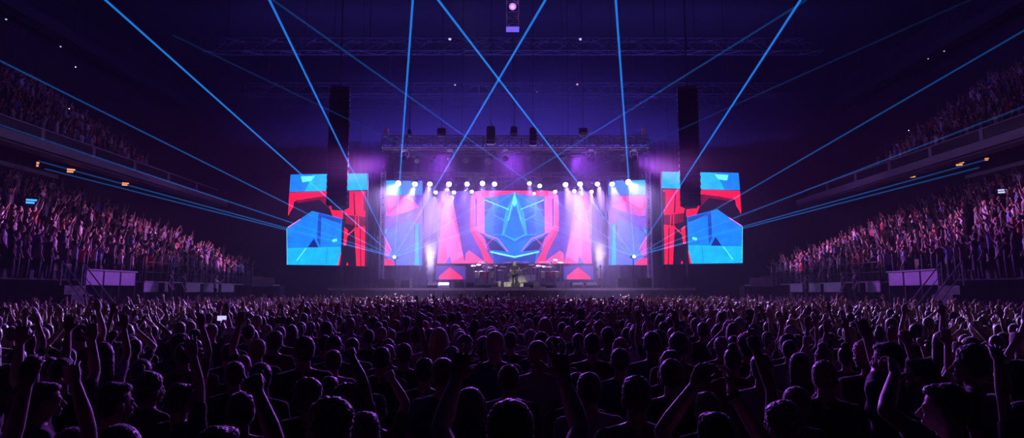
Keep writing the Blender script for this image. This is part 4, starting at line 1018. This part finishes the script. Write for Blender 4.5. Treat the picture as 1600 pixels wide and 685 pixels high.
# cabinets, cases, monitors
def cabinet(label, px, Y, w, h, d=.6, m=None, kind='speaker_cabinet', cat='speaker', rz=0.0):
    o = wp(kind, label, cat, px, Y, rz); MB().bbox((0, 0, h/2), (w, d, h), bev=.03).build('case', m or m_black, o)
    MB().bbox((0, -d/2 - .008, h * .5), (w * .88, .025, h * .82), bev=.01).build('front_panel', m_grille if m is None else m_panel, o)
    for s in (-1, 1): MB().bbox((s * (w/2 + .012), 0, h * .75), (.03, .16, .06), bev=.01).build('handle', m_chrome, o)
for a in (('small dark speaker box near the left end of the stage', 634, 43.3, .64, .52), ('wide dark speaker stack at the left end of the stage', 605.5, 44.5, 1.15, .62),
          ('small dark speaker box near the right end of the stage', 971.5, 43.3, .68, .66), ('wide dark speaker stack at the right end of the stage', 1006, 44.2, 1.05, .68),
          ('dark amplifier left of the low red peak screen', 718, 44.6, .7, .42), ('dark amplifier before the left percussion rig', 735, 44.0, .55, .36), ('dark amplifier right of the right rig', 897, 44.6, .75, .42), ('dark amplifier below the right low screen', 912, 44.2, .7, .38)):
    cabinet(*a)
for a in (('pale equipment case at the performer\'s left side, nearest the microphone stand', 776, 44.9, .55, .46, .5), ('pale equipment case just behind the performer\'s left side', 793, 45.3, .5, .42, .5), ('pale equipment case on the performer\'s right side', 818, 45.1, .5, .5, .5),
          ('pale equipment case right of the right percussion rig', 876, 44.9, .6, .44, .5)):
    cabinet(*a, m=m_panel, kind='equipment_case', cat='case')
def wedge(label, px, Y, w=.7, m=None):
    o = wp('floor_monitor', label, 'floor monitor', px, Y, PI, 'floor monitors along the stage edge')
    vs = [(-w/2, -.26, 0), (w/2, -.26, 0), (w/2, .26, 0), (-w/2, .26, 0), (-w/2, -.26, .36), (w/2, -.26, .36), (w/2, .12, .14), (-w/2, .12, .14)]
    MB().add(vs, ((0,3,2,1), (0,1,5,4), (4,5,6,7), (2,3,7,6), (1,2,6,5), (3,0,4,7))).build('case', m or m_grille, o)
    N = Vector((0, .5, .866)); MB().box((-w * .44, -.24, .345), (w * .44, .1, .36), T_((0, 0, .0)) @ Matrix.Translation((0, -.07, .25)) @ Matrix.Rotation(math.radians(-30), 4, 'X') @ Matrix.Translation((0, .07, -.345))).build('grille', m_grille if m is None else m_panel, o)
for l, px, m in (('floor monitor under the left plume', 676, None), ('pale floor monitor below the left low screen', 693, m_panel), ('floor monitor left of the performer, outer one', 752, None), ('floor monitor at the performer\'s feet, left', 770, None), ('floor monitor at the performer\'s feet, right', 826, None),
                 ('floor monitor before the right percussion rig', 856, None), ('floor monitor below the right low screen', 903, None), ('floor monitor by the right plume', 925, None)):
    wedge(l, px, 42.8, .7, m)
for l, px in (('flat stage platform left of the left plume', 657), ('flat stage platform right of the right plume', 953)):
    o = wp('stage_platform', l, 'platform', px, 45.0); MB().bbox((0, 0, .19), (1.5, 1.6, .06), bev=.015).build('top', m_deck, o)
    for sx in (-1, 1):
        for sy in (-1, 1): MB().tube((sx * .68, sy * .7, 0), (sx * .68, sy * .7, .16), .03).build('leg', m_steel, o)
for l, x0, x1 in (('pale strip painted for the lit stage edge at the performer', 767, 828), ('pale strip along the stage edge right of the performer', 833, 853)):  # first strip is pale in place of light on the deck edge
    a, c = onstage(x0, 42.3), onstage(x1, 42.3); o = thing('pale_edge_strip', l, 'cable cover', ((a + c)/2, 42.3, SZ)); MB().bbox((0, 0, .035), (c - a, .3, .07), bev=.025).build('cover', m_panel, o)
    n = max(2, int((c - a) / .9))
    for i in range(1, n): MB().box(((c-a) * (i/n - .5) - .012, -.15, .0705), ((c-a) * (i/n - .5) + .012, .15, .075)).build('joint', m_black, o)
# guitar on a stand by the right plume
o = wp('bass_guitar', 'dark bass guitar standing upright before the right plume', 'guitar', 938.5, 43.0, z=SZ + .012)
MB().tube((-.15, 0, 0), (0, .05, .35), .012).tube((.15, 0, 0), (0, .05, .35), .012).tube((0, .25, 0), (0, .05, .35), .012).build('stand', m_black, o)
b = MB()
for z, r in ((.30, .19), (.52, .15)): b.lathe([(r * .96, -.022), (r, -.01), (r, .01), (r * .96, .022)], T_((0, 0, z)) @ Matrix.Rotation(PI/2, 4, 'X'), 22)
b.build('body', m_wood, o); MB().bbox((0, 0, .98), (.055, .025, .75), bev=.008).build('neck', m_wood, o); MB().bbox((0, 0, 1.42), (.1, .02, .18), bev=.02).build('headstock', m_black, o)
# smoke jets
def plume_mat():
    m = bpy.data.materials.new('white_smoke'); m.use_nodes = True; nt = m.node_tree; nt.nodes.remove(nt.nodes['Principled BSDF'])
    v = nt.nodes.new('ShaderNodeVolumeScatter'); v.inputs['Color'].default_value = (1, 1, 1, 1); v.inputs['Anisotropy'].default_value = 0.0
    tc = nt.nodes.new('ShaderNodeTexCoord'); sep = nt.nodes.new('ShaderNodeSeparateXYZ'); nt.links.new(tc.outputs['Object'], sep.inputs[0])
    def M(op, a, b=None):
        n = nt.nodes.new('ShaderNodeMath'); n.operation = op
        for i, q in enumerate((a, b)):
            if q is None: continue
            if isinstance(q, (int, float)): n.inputs[i].default_value = q
            else: nt.links.new(q, n.inputs[i])
        return n.outputs[0]
    r2_ = M('ADD', M('MULTIPLY', sep.outputs[0], sep.outputs[0]), M('MULTIPLY', sep.outputs[1], sep.outputs[1]))
    R = M('ADD', M('MULTIPLY', sep.outputs[2], .11), .16)                    # the jet widens as it rises
    q = M('DIVIDE', M('SQRT', r2_), R)
    n = nt.nodes.new('ShaderNodeTexNoise'); n.inputs['Scale'].default_value = 2.6; n.inputs['Detail'].default_value = 4; nt.links.new(tc.outputs['Object'], n.inputs['Vector'])
    fall = M('MAXIMUM', M('SUBTRACT', M('ADD', M('MULTIPLY', n.outputs['Fac'], 1.5), .35), q), 0.0)
    top = M('MAXIMUM', M('SUBTRACT', 1.0, M('DIVIDE', sep.outputs[2], 3.3)), 0.0)
    nt.links.new(M('MULTIPLY', M('MULTIPLY', fall, M('MULTIPLY', top, top)), 9.0), v.inputs['Density'])
    nt.links.new(v.outputs[0], nt.nodes['Material Output'].inputs['Volume']); return m
m_smoke = plume_mat()
PLUMES = []
for px, l, lm in ((672, 'white smoke jet shooting up left of the low red peak screen', 'smoke machine under the left smoke jet'), (938.5, 'white smoke jet shooting up behind the standing bass guitar', 'smoke machine under the right smoke jet')):
    x = onstage(px, 45.8); o = thing('smoke_machine', lm, 'smoke machine', (x, 45.8, SZ)); MB().bbox((0, 0, .1), (.4, .4, .2), bev=.03).build('case', m_black, o); MB().lathe([(.06, .2), (.05, .28), (.07, .3)], n=14).build('nozzle', m_chrome, o)
    s = MB().lathe([(.2, 0), (.5, .8), (.75, 2.0), (.8, 3.3)], n=20).build('smoke', m_smoke, loc=(x, 45.8, SZ + .31)); tag(s, l, 'smoke', kind='stuff'); PLUMES.append(Vector((x, 45.8, SZ + .4)))
# people on the gangways beside the floor
for l, sx, y, top, hair, H in (('steward in black on the left gangway, nearest of the three', -1, 33.0, 'black', 'short', 1.78), ('steward in black with a cap on the left gangway, middle of the three', -1, 34.3, 'black', 'cap', 1.72), ('person in a white top on the left gangway, farthest of the three', -1, 38.0, 'white', 'short', 1.7),
        ('steward in black on the right gangway, nearest of the three', 1, 32.8, 'black', 'short', 1.8), ('steward in black on the right gangway, middle of the three', 1, 34.0, 'black', 'short', 1.72), ('person in a maroon top on the right gangway, farthest of the three', 1, 38.2, 'maroon', 'long', 1.66)):
    person(l, sx * 17.5, y, 1.59, H, sx * math.radians(75), 'clap_low' if top != 'black' else 'down', hair, 0, 0, top, group='people on the gangways')
# ------------------------------------------------------------------ light and haze
w = bpy.data.worlds.new('world'); SC.world = w; w.use_nodes = True
w.node_tree.nodes['Background'].inputs[0].default_value = (0.0, 0.0, 0.0, 1); w.node_tree.nodes['Background'].inputs[1].default_value = 0.0
def spot(name, p, aim, energy, color, ang, blend=.6, size=.12):
    d = bpy.data.lights.new(name, 'SPOT'); d.energy = energy; d.color = color; d.spot_size = math.radians(ang); d.spot_blend = blend; d.shadow_soft_size = size
    o = bpy.data.objects.new(name, d); COL.objects.link(o); o.location = p
    o.rotation_euler = (Vector(aim) - Vector(p)).to_track_quat('-Z', 'Y').to_euler(); return o
def point(name, p, e, c, size=.2):
    d = bpy.data.lights.new(name, 'POINT'); d.energy = e; d.color = c; d.shadow_soft_size = size
    o = bpy.data.objects.new(name, d); COL.objects.link(o); o.location = p; return o
def haze(base, peak, color):
    """haze filling the hall, thicker around the stage where the smoke machines stand"""
    m = bpy.data.materials.new('stage_haze'); m.use_nodes = True; nt = m.node_tree
    nt.nodes.remove(nt.nodes['Principled BSDF'])
    v = nt.nodes.new('ShaderNodeVolumeScatter'); v.inputs['Anisotropy'].default_value = 0.0; v.inputs['Color'].default_value = color + (1,)
    tc = nt.nodes.new('ShaderNodeTexCoord'); mp = nt.nodes.new('ShaderNodeMapping'); mp.vector_type = 'TEXTURE'
    mp.inputs['Location'].default_value = (0, 51, 8.0); mp.inputs['Scale'].default_value = (19, 12.0, 13.0)
    nt.links.new(tc.outputs['Object'], mp.inputs['Vector'])
    ln = nt.nodes.new('ShaderNodeVectorMath'); ln.operation = 'LENGTH'; nt.links.new(mp.outputs[0], ln.inputs[0])
    mr = nt.nodes.new('ShaderNodeMapRange'); mr.interpolation_type = 'SMOOTHSTEP'
    for k, q in (('From Min', .2), ('From Max', 1.25), ('To Min', peak), ('To Max', base)): mr.inputs[k].default_value = q
    nt.links.new(ln.outputs['Value'], mr.inputs['Value']); nt.links.new(mr.outputs[0], v.inputs['Density'])
    nt.links.new(v.outputs[0], nt.nodes['Material Output'].inputs['Volume'])
    o = MB().box((-42, -6, -1), (42, 82, 30)).build('stage_haze', m); o['kind'] = 'stuff'; o['label'] = 'thin haze filling the whole hall'; o['category'] = 'haze'
    return o
HZ = haze(.0010, .019, (.78, .68, 1.0))
SC.cycles.volume_step_rate = .3
PURP = (.42, .085, .95)
for x in (-9, -4.5, 0, 4.5, 9):
    spot('audience_wash', (x, 45.2, 11.6), (x * 2.0, 14, 1.2), 20000, PURP, 50, .8, .5)
for sx in (-1, 1):
    for ax, ay, az, e, an in ((26, 26, 9.0, 34000, 24), (24, 28, 5.6, 36000, 28), (23.5, 35, 5.2, 32000, 28), (22, 41, 4.6, 18000, 30)):
        spot('stand_wash', (sx * 9, 45.0, 11.4), (sx * ax, ay, az), e, (.70, .20, .82), an, .8, .4)
for i, (q, aim, e, k) in enumerate(LAMPS):
    spot('lamp_light', q, aim, (70000 if k == 0 else 56000) * e * (.3 if abs(q.x - .2) < 3.9 else 1.0), (.62, .45, 1.0), 24, .8, .08)
    if k == 0: spot('lamp_flood', q + (aim - q).normalized() * .05, q + Vector((0, -4.5, -6)), 260 * e, (.42, .20, 1.0), 150, 1.0, .08); point('lamp_glow', q + (aim - q).normalized() * .05, 150 * e, (.45, .22, 1.0), .08)
def area(name, p, aim, e, c, sx, sy):
    d = bpy.data.lights.new(name, 'AREA'); d.shape = 'RECTANGLE'; d.size = sx; d.size_y = sy; d.energy = e; d.color = c
    o = bpy.data.objects.new(name, d); COL.objects.link(o); o.location = p; o.rotation_euler = (Vector(aim) - Vector(p)).to_track_quat('-Z', 'Y').to_euler(); return o
area('roof_haze_fill', (0, 50, 14.0), (0, 50.01, 30), 7000, (.12, .085, 1.0), 44, 4)  # unseen area light added to make the haze over the trusses glow
area('stage_haze_fill', (0, 45.0, 12.4), (0, 52, 9), 450, (.42, .22, 1.0), 20, .8)  # added with its back to the camera, brightens the stage haze
for p in PLUMES:
    spot('jet_fill', p + Vector((0, -.6, -.3)), p + Vector((0, .1, 2.5)), 900, (.95, .85, 1.0), 60, .5, .05)  # unseen spot added low by each plume to whiten the smoke
spot('follow_spot', (-3, 14, 19), (.35, 44.2, SZ + .9), 45000, (1.0, .93, .55), 5.2, .5, .2)
SC.cycles.use_denoising = True
SC.cycles.volume_bounces = 0; SC.cycles.max_bounces = 5; SC.cycles.diffuse_bounces = 1; SC.cycles.transparent_max_bounces = 40
SC.cycles.sample_clamp_indirect = 4.0
